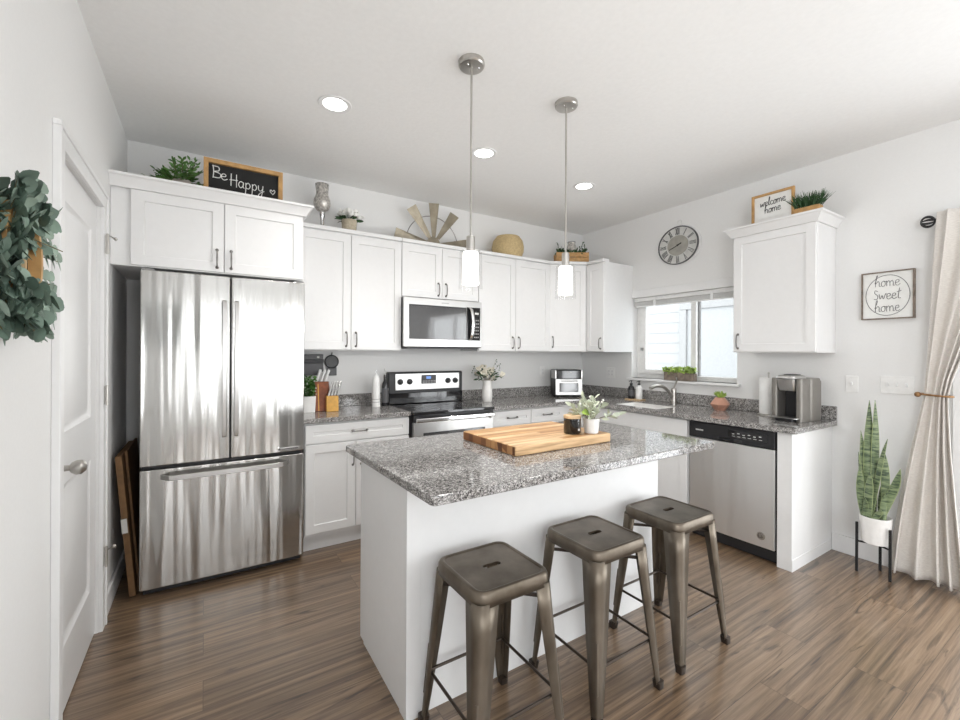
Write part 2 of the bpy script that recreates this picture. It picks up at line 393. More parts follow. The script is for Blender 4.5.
# hand lettering: strokes per letter in a box one unit high (x-height 0.5)
GL = {
 'B': (0.55, [[(0.05, 1), (0.1, 0.5), (0.05, -0.05)], [(0, 0.95), (0.4, 0.95), (0.42, 0.65), (0.12, 0.5), (0.5, 0.42), (0.48, 0.08), (0.05, 0)]]),
 'H': (0.62, [[(0.12, 1), (0.1, 0)], [(0.5, 1), (0.5, -0.05)], [(0.0, 0.48), (0.6, 0.55)]]),
 'W': (0.9, [[(0.0, 0.9), (0.15, 0.05), (0.4, 0.7), (0.55, 0.05), (0.85, 1)]]),
 'a': (0.48, [[(0.38, 0.45), (0.15, 0.5), (0.03, 0.22), (0.18, 0), (0.36, 0.2), (0.38, 0.48), (0.36, 0.08), (0.46, 0.03)]]),
 'p': (0.48, [[(0.08, 0.5), (0.08, 0), (0.04, -0.45)], [(0.08, 0.35), (0.25, 0.52), (0.4, 0.3), (0.28, 0.03), (0.08, 0.1)]]),
 'y': (0.48, [[(0.05, 0.5), (0.08, 0.15), (0.25, 0.08), (0.38, 0.3)], [(0.4, 0.52), (0.36, 0), (0.24, -0.42), (0.05, -0.35), (0.2, -0.1), (0.5, 0.1)]]),
 'e': (0.42, [[(0.05, 0.25), (0.3, 0.32), (0.28, 0.5), (0.08, 0.45), (0.04, 0.15), (0.2, 0), (0.42, 0.14)]]),
 'h': (0.5, [[(0.0, 0.3), (0.22, 0.95), (0.14, 1.0), (0.07, 0.5), (0.06, 0)], [(0.06, 0.25), (0.25, 0.5), (0.36, 0.35), (0.36, 0.05), (0.48, 0.05)]]),
 'o': (0.42, [[(0.2, 0.5), (0.03, 0.3), (0.1, 0.02), (0.3, 0.06), (0.35, 0.35), (0.2, 0.5), (0.42, 0.42)]]),
 'm': (0.7, [[(0.04, 0.5), (0.05, 0)], [(0.05, 0.3), (0.2, 0.5), (0.3, 0.3), (0.3, 0)], [(0.3, 0.3), (0.46, 0.5), (0.57, 0.3), (0.57, 0.03), (0.68, 0.05)]]),
 's': (0.4, [[(0.32, 0.75), (0.12, 0.85), (0.08, 0.6), (0.32, 0.35), (0.25, 0.03), (0.0, 0.08)]]),
 'w': (0.62, [[(0.03, 0.5), (0.12, 0.03), (0.28, 0.38), (0.38, 0.03), (0.55, 0.5), (0.62, 0.45)]]),
 't': (0.34, [[(0.2, 0.95), (0.1, 0.1), (0.3, 0.05)], [(0.0, 0.6), (0.34, 0.68)]]),
 'l': (0.26, [[(0.02, 0.2), (0.22, 0.9), (0.14, 1.0), (0.07, 0.4), (0.1, 0.03), (0.26, 0.1)]]),
 'c': (0.38, [[(0.32, 0.42), (0.15, 0.5), (0.03, 0.25), (0.15, 0.0), (0.38, 0.12)]]),
 'I': (0.3, [[(0.12, 1), (0.12, 0)]]),
 'V': (0.6, [[(0.05, 1), (0.28, 0), (0.5, 1)]]),
 'X': (0.55, [[(0.05, 1), (0.48, 0)], [(0.48, 1), (0.05, 0)]]),
 ' ': (0.3, []),
 '*': (0.6, [[(0.3, 0.05), (0.0, 0.38), (0.1, 0.62), (0.28, 0.45), (0.48, 0.66), (0.58, 0.38), (0.3, 0.0)]]),
}
def write(mb, text, x, z, h, y=0, r=0.002, slope=0, smooth=True, center=False, xs=1.0, seg=5):
    tw = sum(GL[c][0] for c in text) * h * xs
    if center: x -= tw / 2; z -= slope * tw / 2
    x0 = x
    for c in text:
        wd, strokes = GL[c]
        for st in strokes:
            pts = [(x + px * h * xs, y, z + (x + px * h * xs - x0) * slope + pz * h) for px, pz in st]
            mb.tube(smooth_line(pts, 4) if smooth and len(pts) > 2 else pts, r, seg)
        x += wd * h * xs
    return mb

# ------------------------------------------------------------------ the room
struct('floor', MB().box(WL - 0.15, WR + 0.15, WF - 0.15, WB + 0.15, -0.1, 0), 'floor')
struct('ceiling', MB().box(WL - 0.15, WR + 0.15, WF - 0.15, WB + 0.15, HC, HC + 0.1), 'ceiling')
struct('wall_back', MB().box(WL - 0.15, WR + 0.15, WB, WB + 0.15, 0, HC), 'wall')
def holed(mb, a0, a1, z0, z1, holes, put):
    As = sorted({a0, a1, *[h[0] for h in holes], *[h[1] for h in holes]}); Zs = sorted({z0, z1, *[h[2] for h in holes], *[h[3] for h in holes]})
    for i in range(len(As) - 1):
        for j in range(len(Zs) - 1):
            am, zm = (As[i] + As[i + 1]) / 2, (Zs[j] + Zs[j + 1]) / 2
            if any(h[0] < am < h[1] and h[2] < zm < h[3] for h in holes): continue
            put(As[i], As[i + 1], Zs[j], Zs[j + 1])
    bmesh.ops.remove_doubles(mb.bm, verts=mb.bm.verts, dist=1e-5)
    seen = {}
    for f in list(mb.bm.faces):
        k = tuple(sorted(v.index for v in f.verts)); 
    mb.bm.verts.index_update()
    for f in list(mb.bm.faces):
        k = tuple(sorted(v.index for v in f.verts)); seen.setdefault(k, []).append(f)
    dead = [f for fs in seen.values() if len(fs) > 1 for f in fs]
    if dead: bmesh.ops.delete(mb.bm, geom=dead, context='FACES')
    return mb
DY0, DY1, DZ = 2.085, 2.80, 2.10                            # pantry door opening
mb = MB(); holed(mb, WF, WB, 0, HC, [(DY0, DY1, 0, DZ), (-2.4, -0.8, 0.65, 2.25)], lambda a, b, c, d: mb.box(WL - 0.15, WL, a, b, c, d)); struct('wall_left', mb, 'wall')  # second opening is unseen, added to go with the side fill
WY0, WY1, WZ0, WZ1 = 1.90, 2.965, 1.135, 1.965              # window over the sink
PY0, PY1, PZ = -1.35, 0.57, 2.08                            # sliding door
mb = MB(); holed(mb, WF, WB, 0, HC, [(WY0, WY1, WZ0, WZ1), (PY0, PY1, 0, PZ)], lambda a, b, c, d: mb.box(WR, WR + 0.15, a, b, c, d)); struct('wall_right', mb, 'wall')
RX = [(0.42, 0.82), (1.75, 2.15), (2.85, 3.25)]  # unseen openings, narrowed and spaced for streaks in the refrigerator doors
mb = MB(); holed(mb, WL - 0.15, WR + 0.15, 0, HC, [(a, b, 0.25, 2.25) for a, b in RX], lambda a, b, c, d: mb.box(a, b, WF - 0.15, WF, c, d)); struct('wall_rear', mb, 'wall')
struct('baseboard_right', MB().box(WR - 0.014, WR, 0.66, 1.24, 0, 0.12), 'trim', 0.003)
mb = MB(); mb.box(WL, WL + 0.014, DY1 + 0.09, WB, 0, 0.11); mb.box(WL, WL + 0.014, WF, DY0 - 0.08, 0, 0.11); struct('baseboard_left', mb, 'trim', 0.003)
struct('baseboard_back', MB().box(WL + 0.014, 0.55, WB - 0.014, WB, 0, 0.11), 'trim', 0.003)

# pantry door with its casing
mb = MB()
cw = 0.075
mb.box(WL, WL + 0.018, DY0 - cw, DY0, 0, DZ + cw); mb.box(WL, WL + 0.018, DY1, DY1 + cw, 0, DZ + cw); mb.box(WL, WL + 0.018, DY0, DY1, DZ, DZ + cw)
mb.box(WL, WL + 0.024, DY0 - cw - 0.004, DY0 - cw + 0.016, 0, DZ + cw - 0.016); mb.box(WL, WL + 0.024, DY1 + cw - 0.016, DY1 + cw + 0.004, 0, DZ + cw - 0.016); mb.box(WL, WL + 0.024, DY0 - cw - 0.004, DY1 + cw + 0.004, DZ + cw - 0.016, DZ + cw + 0.004)
struct('trim_1', mb, 'trim', 0.003)
mb = MB()
DX = WL - 0.012
y0, y1 = DY0 + 0.003, DY1 - 0.003
holes = [(y0 + 0.105, y1 - 0.115, 0.26, 0.88), (y0 + 0.105, y1 - 0.115, 1.08, 1.96)]
holed(mb, y0, y1, 0.012, DZ - 0.003, holes, lambda a, b, c, d: mb.box(DX - 0.035, DX, a, b, c, d))
for a, b, c, d in holes:
    o_, i_ = 0.0, 0.035
    R1 = [(DX, a, c), (DX, b, c), (DX, b, d), (DX, a, d)]
    R2 = [(DX - 0.010, a + 0.014, c + 0.014), (DX - 0.010, b - 0.014, c + 0.014), (DX - 0.010, b - 0.014, d - 0.014), (DX - 0.010, a + 0.014, d - 0.014)]
    R3 = [(DX - 0.010, a + 0.03, c + 0.03), (DX - 0.010, b - 0.03, c + 0.03), (DX - 0.010, b - 0.03, d - 0.03), (DX - 0.010, a + 0.03, d - 0.03)]
    R4 = [(DX - 0.003, a + 0.05, c + 0.05), (DX - 0.003, b - 0.05, c + 0.05), (DX - 0.003, b - 0.05, d - 0.05), (DX - 0.003, a + 0.05, d - 0.05)]
    mb.rings([R1, R2, R3, R4], False, True)
door = struct('door_1', mb, 'door')
k = MB().lathe([(0.031, 0), (0.031, 0.006), (0.024, 0.012), (0.011, 0.016), (0.010, 0.032), (0.020, 0.038), (0.027, 0.052), (0.026, 0.066), (0.015, 0.078), (0.003, 0.081)], (DX, 2.150, 0.958), 'x', 20)
k.build('door_knob', 'nickel', door)
for z in (0.37, 1.17, 1.92):
    h = MB().box(WL + 0.0185, WL + 0.0205, DY1 + 0.001, DY1 + 0.014, z - 0.045, z + 0.045)
    h.cyl((WL + 0.030, DY1 - 0.002, z - 0.05), 0.006, 0.1); h.build('hinge', 'nickel', door)
for z in (1.965, 0.40):     # hinge-pin door stops
    h = MB().tube([(WL + 0.03, DY1, z), (WL + 0.05, DY1 + 0.05, z - 0.004)], 0.0035); h.ball((WL + 0.052, DY1 + 0.055, z - 0.005), 0.009); h.build('door_stop', 'nickel', door)

# window over the sink: frame, two sashes, glass
fx = WR + 0.09
mb = MB()
for a, b, c, d in ((WY0, WY1, WZ0, WZ0 + 0.045), (WY0, WY1, WZ1 - 0.045, WZ1), (WY0, WY0 + 0.045, WZ0 + 0.045, WZ1 - 0.045), (WY1 - 0.045, WY1, WZ0 + 0.045, WZ1 - 0.045)):
    mb.box(fx, fx + 0.055, a, b, c, d)
win = struct('window_1', mb, 'whiteplastic', 0.004)
ym = 2.33
mb = MB()
for a, b, c, d in ((ym - 0.02, WY1 - 0.045, WZ0 + 0.045, WZ0 + 0.09), (ym - 0.02, WY1 - 0.045, WZ1 - 0.09, WZ1 - 0.045), (ym - 0.02, ym + 0.03, WZ0 + 0.09, WZ1 - 0.09), (WY1 - 0.11, WY1 - 0.045, WZ0 + 0.09, WZ1 - 0.09)):
    mb.box(fx - 0.012, fx + 0.02, a, b, c, d)
mb.build('sash', 'whiteplastic', win, 0.003)
MB().box(fx + 0.022, fx + 0.05, ym - 0.035, ym + 0.0, WZ0 + 0.045, WZ1 - 0.045).build('mullion', 'midgrey', win, 0.003)
MB().box(fx + 0.004, fx + 0.008, ym + 0.03, WY1 - 0.11, WZ0 + 0.09, WZ1 - 0.09).build('glass_pane', 'pane', win, smooth=False)
MB().box(fx + 0.034, fx + 0.038, WY0 + 0.045, ym - 0.035, WZ0 + 0.045, WZ1 - 0.045).build('glass_pane', 'pane', win, smooth=False)
MB().box(fx - 0.03, fx - 0.013, WY1 - 0.085, WY1 - 0.06, 1.42, 1.45).build('latch', 'midgrey', win, 0.003)
struct('trim_2', MB().box(WR - 0.045, WR + 0.09, WY0 - 0.035, WY1 + 0.035, WZ0 - 0.022, WZ0), 'trim', 0.004)     # sill
struct('trim_3', MB().box(WR - 0.012, WR, WY0 - 0.02, WY1 + 0.02, WZ1, WZ1 + 0.075), 'trim', 0.003)             # head casing
bl = thing('window_blind', 'white mini blind raised to the top of the window over the sink', 'window blind', (WR + 0.045, 2.43, 1.885))
MB().box(-0.022, 0.022, -0.525, 0.525, 0.04, 0.078).build('headrail', 'whiteplastic', bl, 0.003)
mb = MB()
for i in range(9): mb.box(-0.024, 0.024, -0.52, 0.52, 0.004 * i, 0.004 * i + 0.0024)
mb.build('slat_stack', 'whiteplastic', bl)
MB().box(-0.02, 0.02, -0.52, 0.52, -0.014, -0.002).build('bottom_rail', 'whiteplastic', bl, 0.003)
for y in (-0.3, 0.28): MB().box(-0.028, -0.0245, y - 0.012, y + 0.012, -0.016, 0.06).build('ladder_tape', 'trim', bl)

# neighbouring house seen through the window
nb = thing('neighbouring_house', 'pale sided neighbouring house wall with a white framed window, seen through the glass', 'house', (6.6, 2.5, -0.3))
mb = MB()
for i in range(24):
    z = i * 0.17
    a = [(-0.009, -3.5, z), (0.0, -3.5, z + 0.17), (0.0, 6.0, z + 0.17), (-0.009, 6.0, z)]
    mb.face([mb.v(p) for p in a]); mb.face([mb.v(p) for p in [(-0.009, -3.5, z), (-0.009, 6.0, z), (0, 6.0, z), (0, -3.5, z)]])
mb.box(0.001, 0.2, -3.5, 6.0, 0, 4.08)
mb.build('siding', 'siding', nb, smooth=False)
mb = MB(); 
for a, b, c, d in ((0.3, 1.7, 1.2, 1.32), (0.3, 1.7, 2.4, 2.52), (0.3, 0.42, 1.32, 2.4), (1.58, 1.7, 1.32, 2.4)): mb.box(-0.06, -0.02, a, b, c, d)
wf = mb.build('window_frame', 'midgrey', nb, 0.01)
MB().box(-0.028, -0.022, 0.42, 1.58, 1.32, 2.4).build('window_pane', 'siding', wf)
struct('ground', MB().box(WR + 0.15, 7.0, -4, 9, -0.35, -0.25), 'ground')

# sliding glass door (its near jamb shows at the right edge of the picture)
mb = MB()
mb.box(WR - 0.015, WR, PY1, PY1 + 0.085, 0, PZ + 0.085); mb.box(WR - 0.015, WR, PY0 - 0.085, PY0, 0, PZ + 0.085); mb.box(WR - 0.015, WR, PY0, PY1, PZ, PZ + 0.085)
struct('trim_4', mb, 'trim', 0.003)
mb = MB()
for a, b, c, d in ((PY0, PY1, 0.001, 0.05), (PY0, PY1, PZ - 0.05, PZ), (PY0, PY0 + 0.05, 0.05, PZ - 0.05), (PY1 - 0.05, PY1, 0.05, PZ - 0.05), (-0.44, -0.36, 0.05, PZ - 0.05)):
    mb.box(WR + 0.06, WR + 0.12, a, b, c, d)
d2 = struct('door_2', mb, 'whiteplastic', 0.004)
MB().box(WR + 0.085, WR + 0.092, PY0 + 0.05, -0.44, 0.05, PZ - 0.05).build('glass_pane', 'pane', d2, smooth=False)
MB().box(WR + 0.085, WR + 0.092, -0.36, PY1 - 0.05, 0.05, PZ - 0.05).build('glass_pane', 'pane', d2, smooth=False)

# recessed ceiling lights
for i, (x, y, lb) in enumerate(((0.616, 2.504, 'round recessed ceiling light above the refrigerator side, leftmost of three'),
                 (1.65, 2.545, 'round recessed ceiling light in front of the microwave, middle of three'),
                 (2.679, 2.588, 'round recessed ceiling light nearest the corner, rightmost of three'))):
    if i == 0:
        rl = thing('recessed_light', lb, 'ceiling light', (x, y, HC), 0, 'recessed ceiling lights')
        MB().lathe([(0.062, 0.0), (0.066, -0.004), (0.088, -0.006), (0.092, -0.001)], (0, 0, 0), 'z', 32, False, False).build('trim_ring', 'trim', rl)
        MB().lathe([(0.066, -0.003), (0.06, -0.006), (0.001, -0.007)], (0, 0, 0), 'z', 32).build('lens', 'lampglow', rl)
        base = rl
    else:
        rl = copy_tree(base); rl.location = (x, y, HC); rl['label'] = lb
    l = bpy.data.lights.new('downlight', 'SPOT'); l.energy = 34; l.spot_size = 2.2; l.spot_blend = 1; l.shadow_soft_size = 0.06; l.color = (1, 0.98, 0.95)
    o = bpy.data.objects.new('downlight', l); C.objects.link(o); o.location = (x, y, HC - 0.03)

# ------------------------------------------------------------------ cabinets
def pull(parent, x, z, L=0.11, horiz=False, y=-0.001):
    """arched bar pull with flared feet, standing on plane y"""
    r = [0.0075, 0.0055, 0.0040, 0.0045, 0.0052, 0.0045, 0.0040, 0.0055, 0.0075]
    t = [-0.5, -0.47, -0.4, -0.2, 0, 0.2, 0.4, 0.47, 0.5]; dp = [0, 0.014, 0.024, 0.027, 0.028, 0.027, 0.024, 0.014, 0]
    pts = [((x + a * L) if horiz else x, y - d, z if horiz else (z + a * L)) for a, d in zip(t, dp)]
    m_ = MB().tube(pts, r, 8)
    for s_ in (-0.5, 0.5):
        c = (x + s_ * L, y + 0.001, z) if horiz else (x, y + 0.001, z + s_ * L)
        m_.lathe([(0.009, 0), (0.009, 0.004), (0.006, 0.007)], c, 'y', 12)
    return m_.build('handle', 'pull', parent)
def shaker(parent, name, x0, x1, z0, z1, handle=None, st=0.058, y=0.0, th=0.02):
    """shaker front: its face is at local y - th; stiles, rails, recessed panel"""
    f = y - th; m_ = MB()
    ri = [(x0 + st, z0 + st), (x1 - st, z0 + st), (x1 - st, z1 - st), (x0 + st, z1 - st)]
    ro = [(x0, z0), (x1, z0), (x1, z1), (x0, z1)]
    rp = [(x0 + st + 0.003, z0 + st + 0.003), (x1 - st - 0.003, z0 + st + 0.003), (x1 - st - 0.003, z1 - st - 0.003), (x0 + st + 0.003, z1 - st - 0.003)]
    e = 0.002
    re = [(x0 + e, z0 + e), (x1 - e, z0 + e), (x1 - e, z1 - e), (x0 + e, z1 - e)]
    R = lambda q, yy: [(a, yy, b) for a, b in q]
    m_.rings([R(ro, y), R(ro, f + e), R(re, f), R(ri, f), R(rp, f + 0.009)])
    d = m_.build(name, 'cab', parent, angle=20)
    if handle:
        hx, hz, hor = handle; pull(d, hx, hz, 0.105, hor, f)
    return d
def upper(label, loc, rz, w_, h, dep, doors, group=None, lip=True, side='none'):
    t = thing('wall_cabinet', label, 'cabinet', loc, rz, group)
    MB().box(0, w_, 0.0, dep, 0, h).build('body', 'cab', t, 0.001)
    for (a, b, hs) in doors:
        hx = {'l': a + 0.035, 'r': b - 0.035}.get(hs)
        shaker(t, 'door', a, b, 0.006, h - 0.012, (hx, 0.085, False))
    if lip: MB().box(0, w_, -0.028, 0.06, h, h + 0.03).build('top_moulding', 'cab', t, 0.004)
    return t
UZ, UT_ = 1.403, 2.305
UG = 'wall cabinets'
upper('tall white two-door wall cabinet between the refrigerator and the microwave', (0.560, 3.37, UZ), 0, 0.808, UT_ - UZ, 0.309, [(0.002, 0.392, 'r'), (0.396, 0.806, 'l')])
upper('short white two-door cabinet directly above the microwave', (1.371, 3.37, 1.850), 0, 0.747, UT_ - 1.850, 0.309, [(0.002, 0.370, 'r'), (0.374, 0.745, 'l')])
upper('white two-door wall cabinet right of the microwave, ending at the corner', (2.121, 3.37, UZ), 0, 0.868, UT_ - UZ, 0.309, [(0.003, 0.424, 'r'), (0.428, 0.866, 'l')])
# diagonal corner cabinet and the short one on the window wall
t = thing('corner_wall_cabinet', 'white angled corner wall cabinet with one door below the planted crate', 'cabinet', (2.992, 3.37, UZ), -math.atan2(0.174, 0.349))
cpts = [(2.992, 3.679), (2.992, 3.372), (3.341, 3.198), (3.784, 3.198), (3.784, 3.679)]
MB().prism(cpts, UZ, UT_).build('body', 'cab', t, 0.001, world=True)
dl = math.hypot(0.174, 0.349)
shaker(t, 'door', 0.004, dl - 0.004, 0.006, UT_ - UZ - 0.012, (0.035, 0.10, False))
MB().box(0, dl, -0.028, 0.06, UT_ - UZ, UT_ - UZ + 0.03).build('top_moulding', 'cab', t, 0.004)
upper('narrow white wall cabinet on the window wall beside the corner cabinet', (3.36, 3.19, UZ), -PI / 2, 0.235, UT_ - UZ, 0.424, [(0.003, 0.232, 'r')])
# deep cabinet over the refrigerator with crown
CROWN = [(0, 0), (0.012, 0.0), (0.018, 0.016), (0.040, 0.050), (0.052, 0.056), (0.052, 0.068), (0, 0.068)]
t = upper('deep white two-door cabinet with crown moulding above the refrigerator', (WL + 0.001, 3.07, 1.864), 0, 0.990, 0.436, 0.609, [(0.088, 0.532, 'r'), (0.536, 0.984, 'l')], lip=False)
MB().sweep([(-0.436, 3.05), (0.555, 3.05), (0.555, 3.679)], CROWN, 2.288).build('crown_moulding', 'cab', t, world=True, angle=20)
t = upper('tall white single-door wall cabinet with crown moulding right of the window', (3.475, 1.768, 1.400), -PI / 2, 0.540, 0.895, 0.309, [(0.003, 0.537, 'l')], lip=False)
MB().sweep([(3.784, 1.768), (3.455, 1.768), (3.455, 1.228), (3.784, 1.228)], CROWN, 2.283).build('crown_moulding', 'cab', t, world=True, angle=20)

def base_cab(label, loc, rz, w_, fronts, dep=0.56, name='base_cabinet'):
    t = thing(name, label, 'cabinet', loc, rz)
    if 'sink' in label:
        mb = MB(); mb.box(0, w_, 0, 0.02, 0.10, 0.884); mb.box(0, 0.02, 0.02, dep, 0.10, 0.884); mb.box(w_ - 0.02, w_, 0.02, dep, 0.10, 0.884); mb.box(0.02, w_ - 0.02, dep - 0.02, dep, 0.10, 0.884); mb.box(0.02, w_ - 0.02, 0.02, dep - 0.02, 0.10, 0.12)
        mb.build('body', 'cab', t)
    else: MB().box(0, w_, 0, dep, 0.10, 0.884).build('body', 'cab', t, 0.001)
    MB().box(0, w_, 0.065, 0.08, -loc[2], 0.10).build('toe_kick', 'cab', t)
    for nm, a, b, c, d, hd in fronts:
        if hd is None and nm == 'drawer': MB().box(a, b, -0.02, 0, c, d).build('false_front', 'cab', t, 0.002); continue
        shaker(t, nm, a, b, c, d, hd, 0.05 if nm == 'drawer' else 0.058)
    return t
base_cab('white base cabinet with one wide drawer over two doors, left of the range', (0.575, 3.12, 0.015), 0, 0.760,
         [('drawer', 0.003, 0.757, 0.745, 0.872, (0.375, 0.81, True)), ('door', 0.003, 0.345, 0.125, 0.735, (0.325, 0.62, False)), ('door', 0.349, 0.757, 0.125, 0.735, (0.385, 0.62, False))])
base_cab('white base cabinet with two drawers in the corner right of the range', (2.102, 3.12, 0), 0, 1.055,
         [('drawer', 0.010, 0.438, 0.745, 0.872, (0.225, 0.81, True)), ('drawer', 0.444, 0.843, 0.745, 0.872, (0.64, 0.81, True)),
          ('door', 0.010, 0.438, 0.125, 0.735, (0.40, 0.62, False)), ('door', 0.444, 0.843, 0.125, 0.735, (0.48, 0.62, False))])
base_cab('white sink base cabinet under the window with a plain false front', (3.175, 3.10, 0), -PI / 2, 1.15,
         [('drawer', 0.23, 1.145, 0.745, 0.872, None), ('door', 0.23, 0.686, 0.125, 0.735, (0.65, 0.62, False)), ('door', 0.690, 1.145, 0.125, 0.735, (0.73, 0.62, False))], 0.605)
t = thing('end_panel', 'white cabinet end panel closing the counter beside the dishwasher', 'cabinet panel', (3.155, 1.33, 0), -PI / 2)
MB().box(0, 0.085, 0, 0.628, 0, 0.884).build('panel', 'cab', t, 0.002)
MB().box(0.085, 0.088, 0.0, 0.628, 0, 0.075).build('base_shoe', 'trim', t)

# ------------------------------------------------------------------ worktops
CT0, CT1 = 0.885, 0.920
t = thing('countertop', 'short speckled grey granite countertop left of the range', 'countertop', (0.575, 3.08, CT0))
CT0 += 0.015; CT1 += 0.015
MB().box(0.562, 1.338, 3.08, 3.679, CT0, CT1).build('slab', 'granite', t, 0.004, world=True)
MB().box(0.562, 1.338, 3.659, 3.679, CT1 + 0.0005, CT1 + 0.10).build('backsplash', 'granite', t, 0.003, world=True)
CT0 -= 0.015; CT1 -= 0.015
t = thing('countertop', 'long L-shaped speckled grey granite countertop under the window and round the corner', 'countertop', (2.10, 3.08, CT0))
mb = MB()
SX0, SX1, SY0, SY1 = 3.21, 3.52, 2.26, 2.72
mb.box(2.102, 3.784, 3.08, 3.679, CT0, CT1)
Xs = [3.12, SX0, SX1, 3.784]; Ys = [1.215, SY0, SY1, 3.08]
for i in range(3):
    for j in range(3):
        if i == 1 and j == 1: continue
        mb.box(Xs[i], Xs[i + 1], Ys[j], Ys[j + 1], CT0, CT1)
mb.build('slab', 'granite', t, world=True)
mb = MB(); mb.box(2.102, 3.764, 3.659, 3.679, CT1 + 0.0005, CT1 + 0.10); mb.box(3.764, 3.784, 1.215, 3.679, CT1 + 0.0005, CT1 + 0.10)
mb.build('backsplash', 'granite', t, 0.003, world=True)
t = thing('kitchen_sink', 'white sink bowl set into the granite under the window', 'sink', (3.40, 2.43, 0.75))
r0 = lambda x0, x1, y0, y1, z: [(x0, y0, z), (x1, y0, z), (x1, y1, z), (x0, y1, z)]
MB().rings([r0(SX0 + 0.003, SX1 - 0.003, SY0 + 0.003, SY1 - 0.003, CT1 - 0.004), r0(SX0 + 0.02, SX1 - 0.02, SY0 + 0.02, SY1 - 0.02, CT1 - 0.15)], False, True).build('basin', 'white', t, world=True, solid=0.002)
MB().lathe([(0.04, 0), (0.035, 0.004), (0.01, 0.001)], (0, 0, 0.024), 'z', 20).build('drain', 'chrome', t)

# island
t = thing('kitchen_island', 'white kitchen island under the pendants with a granite top overhanging towards the stools', 'kitchen island', (1.4, 1.8, 0))
MB().box(0.648, 2.165, 1.515, 2.095, 0.0, 0.884).build('body', 'cab', t, 0.002, world=True)
MB().box(0.644, 0.648, 1.515, 2.03, 0.0, 0.884).build('end_panel', 'cab', t, 0.001, world=True)
mb = MB(); mb.box(0.640, 0.648, 1.509, 1.575, 0, 0.884); mb.box(0.640, 0.70, 1.507, 1.515, 0, 0.884); mb.build('corner_trim', 'cab', t, 0.002, world=True)
MB().prism([(x, y) for x, y, z in [(cx + sx * math.cos(a) * 0.02, cy + math.sin(a) * 0.02, 0) for cx, cy, a0, sx in ((2.268, 2.193, 0, 1), (0.622, 2.193, PI / 2, 1), (0.645, 1.283, PI, 1), (2.283, 1.283, 1.5 * PI, 1)) for a in [a0 + PI / 8 * k for k in range(5)]]], CT0, CT1).build('countertop', 'granite', t, 0.006, world=True)

# ------------------------------------------------------------------ refrigerator
t = thing('refrigerator', 'stainless steel french-door refrigerator with a bottom freezer', 'refrigerator', (0.13, 3.33, 0))
g = lambda m_, *a, **k: m_.build(*a, parent=t, world=True, **k)
MB().box(-0.300, 0.553, 3.112, 3.64, 0.03, 1.835).build('body', 'darkgrey', t, 0.004, world=True)
def bowed(x0, x1, z0, z1, yb, yf, bow=0.006, n=8):
    r1 = [(x0, yb), (x1, yb)] + [(x1 + (x0 - x1) * i / n, yf - bow * math.sin(PI * i / n)) for i in range(n + 1)]
    return MB().prism(r1, z0, z1)
FZ = 0.728
dL = bowed(-0.303, 0.1305, FZ + 0.012, 1.845, 3.105, 3.036).build('door', 'steel', t, 0.006, world=True)
dR = bowed(0.1365, 0.557, FZ + 0.012, 1.845, 3.105, 3.036).build('door', 'steel', t, 0.006, world=True)
dF = bowed(-0.303, 0.557, 0.048, FZ - 0.008, 3.105, 3.036, 0.008).build('freezer_drawer', 'steel', t, 0.006, world=True)
MB().box(-0.295, 0.549, 3.06, 3.111, FZ - 0.006, FZ + 0.010).build('gasket', 'black', t, world=True)
MB().box(0.131, 0.136, 3.06, 3.111, FZ, 1.84).build('centre_gasket', 'black', t, world=True)
MB().box(-0.29, 0.545, 3.09, 3.12, 0.005, 0.046).build('kick_grille', 'black', t, world=True)
def bar(pts, wx, wz, parent):      # rectangular section bar swept along points in a vertical plane
    rings = []
    for p in pts: rings.append([(p[0] - wx, p[1] - wz, p[2]), (p[0] + wx, p[1] - wz, p[2]), (p[0] + wx, p[1] + wz, p[2]), (p[0] - wx, p[1] + wz, p[2])])
    return MB().rings(rings).build('handle', 'steelflat', parent, 0.004)
for dd, x in ((dL, 0.100), (dR, 0.164)):
    p = [(x, 3.034, 1.70), (x, 2.992, 1.69), (x, 2.982, 1.64), (x, 2.976, 1.28), (x, 2.982, 0.93), (x, 2.992, 0.88), (x, 3.034, 0.87)]
    rings = []
    for i, q in enumerate(p):
        hh = 0.012 if 0 < i < 6 else 0.011
        rings.append([(q[0] - 0.011, q[1] + (0.008 if 0 < i < 6 else 0), q[2] + (-0.014 if i < 3 else 0.014 if i > 3 else 0) * (i != 3)), (q[0] + 0.011, q[1] + (0.008 if 0 < i < 6 else 0), q[2] + (-0.014 if i < 3 else 0.014 if i > 3 else 0)),
                      (q[0] + 0.011, q[1] - 0.006, q[2]), (q[0] - 0.011, q[1] - 0.006, q[2])])
    m_ = MB().rings(rings); m_.build('handle', 'steelflat', dd, 0.003, world=False).location = (-t.location.x, -t.location.y, 0)
pp = []
for i in range(17):
    a = i / 16; x = -0.208 + 0.672 * a
    d = 0.058 * min(1, math.sin(PI * a) * 5) + 0.004 * math.sin(PI * a)
    pp.append((x, 3.030 - d, 0.672 + 0.004))
rings = []
for q in pp: rings.append([(q[0], q[1] - 0.005, q[2] - 0.014), (q[0], q[1] + 0.005, q[2] - 0.014), (q[0], q[1] + 0.005, q[2] + 0.014), (q[0], q[1] - 0.005, q[2] + 0.014)])
h = MB().rings(rings).build('handle', 'steelflat', dF, 0.003); h.location = (-t.location.x, -t.location.y, 0)
h = MB().box(0.395, 0.530, 3.024, 3.031, 0.752, 0.771).build('badge', 'chrome', dR, 0.002); h.location = (-t.location.x, -t.location.y, 0)
mb = MB()
for i in range(9): mb.box(0.420 + i * 0.011, 0.4275 + i * 0.011, 3.0225, 3.0245, 0.7575, 0.7660)
mb.box(0.402, 0.414, 3.0225, 3.0245, 0.756, 0.7675)
h = mb.build('badge_lettering', 'black', dR); h.location = (-t.location.x, -t.location.y, 0)
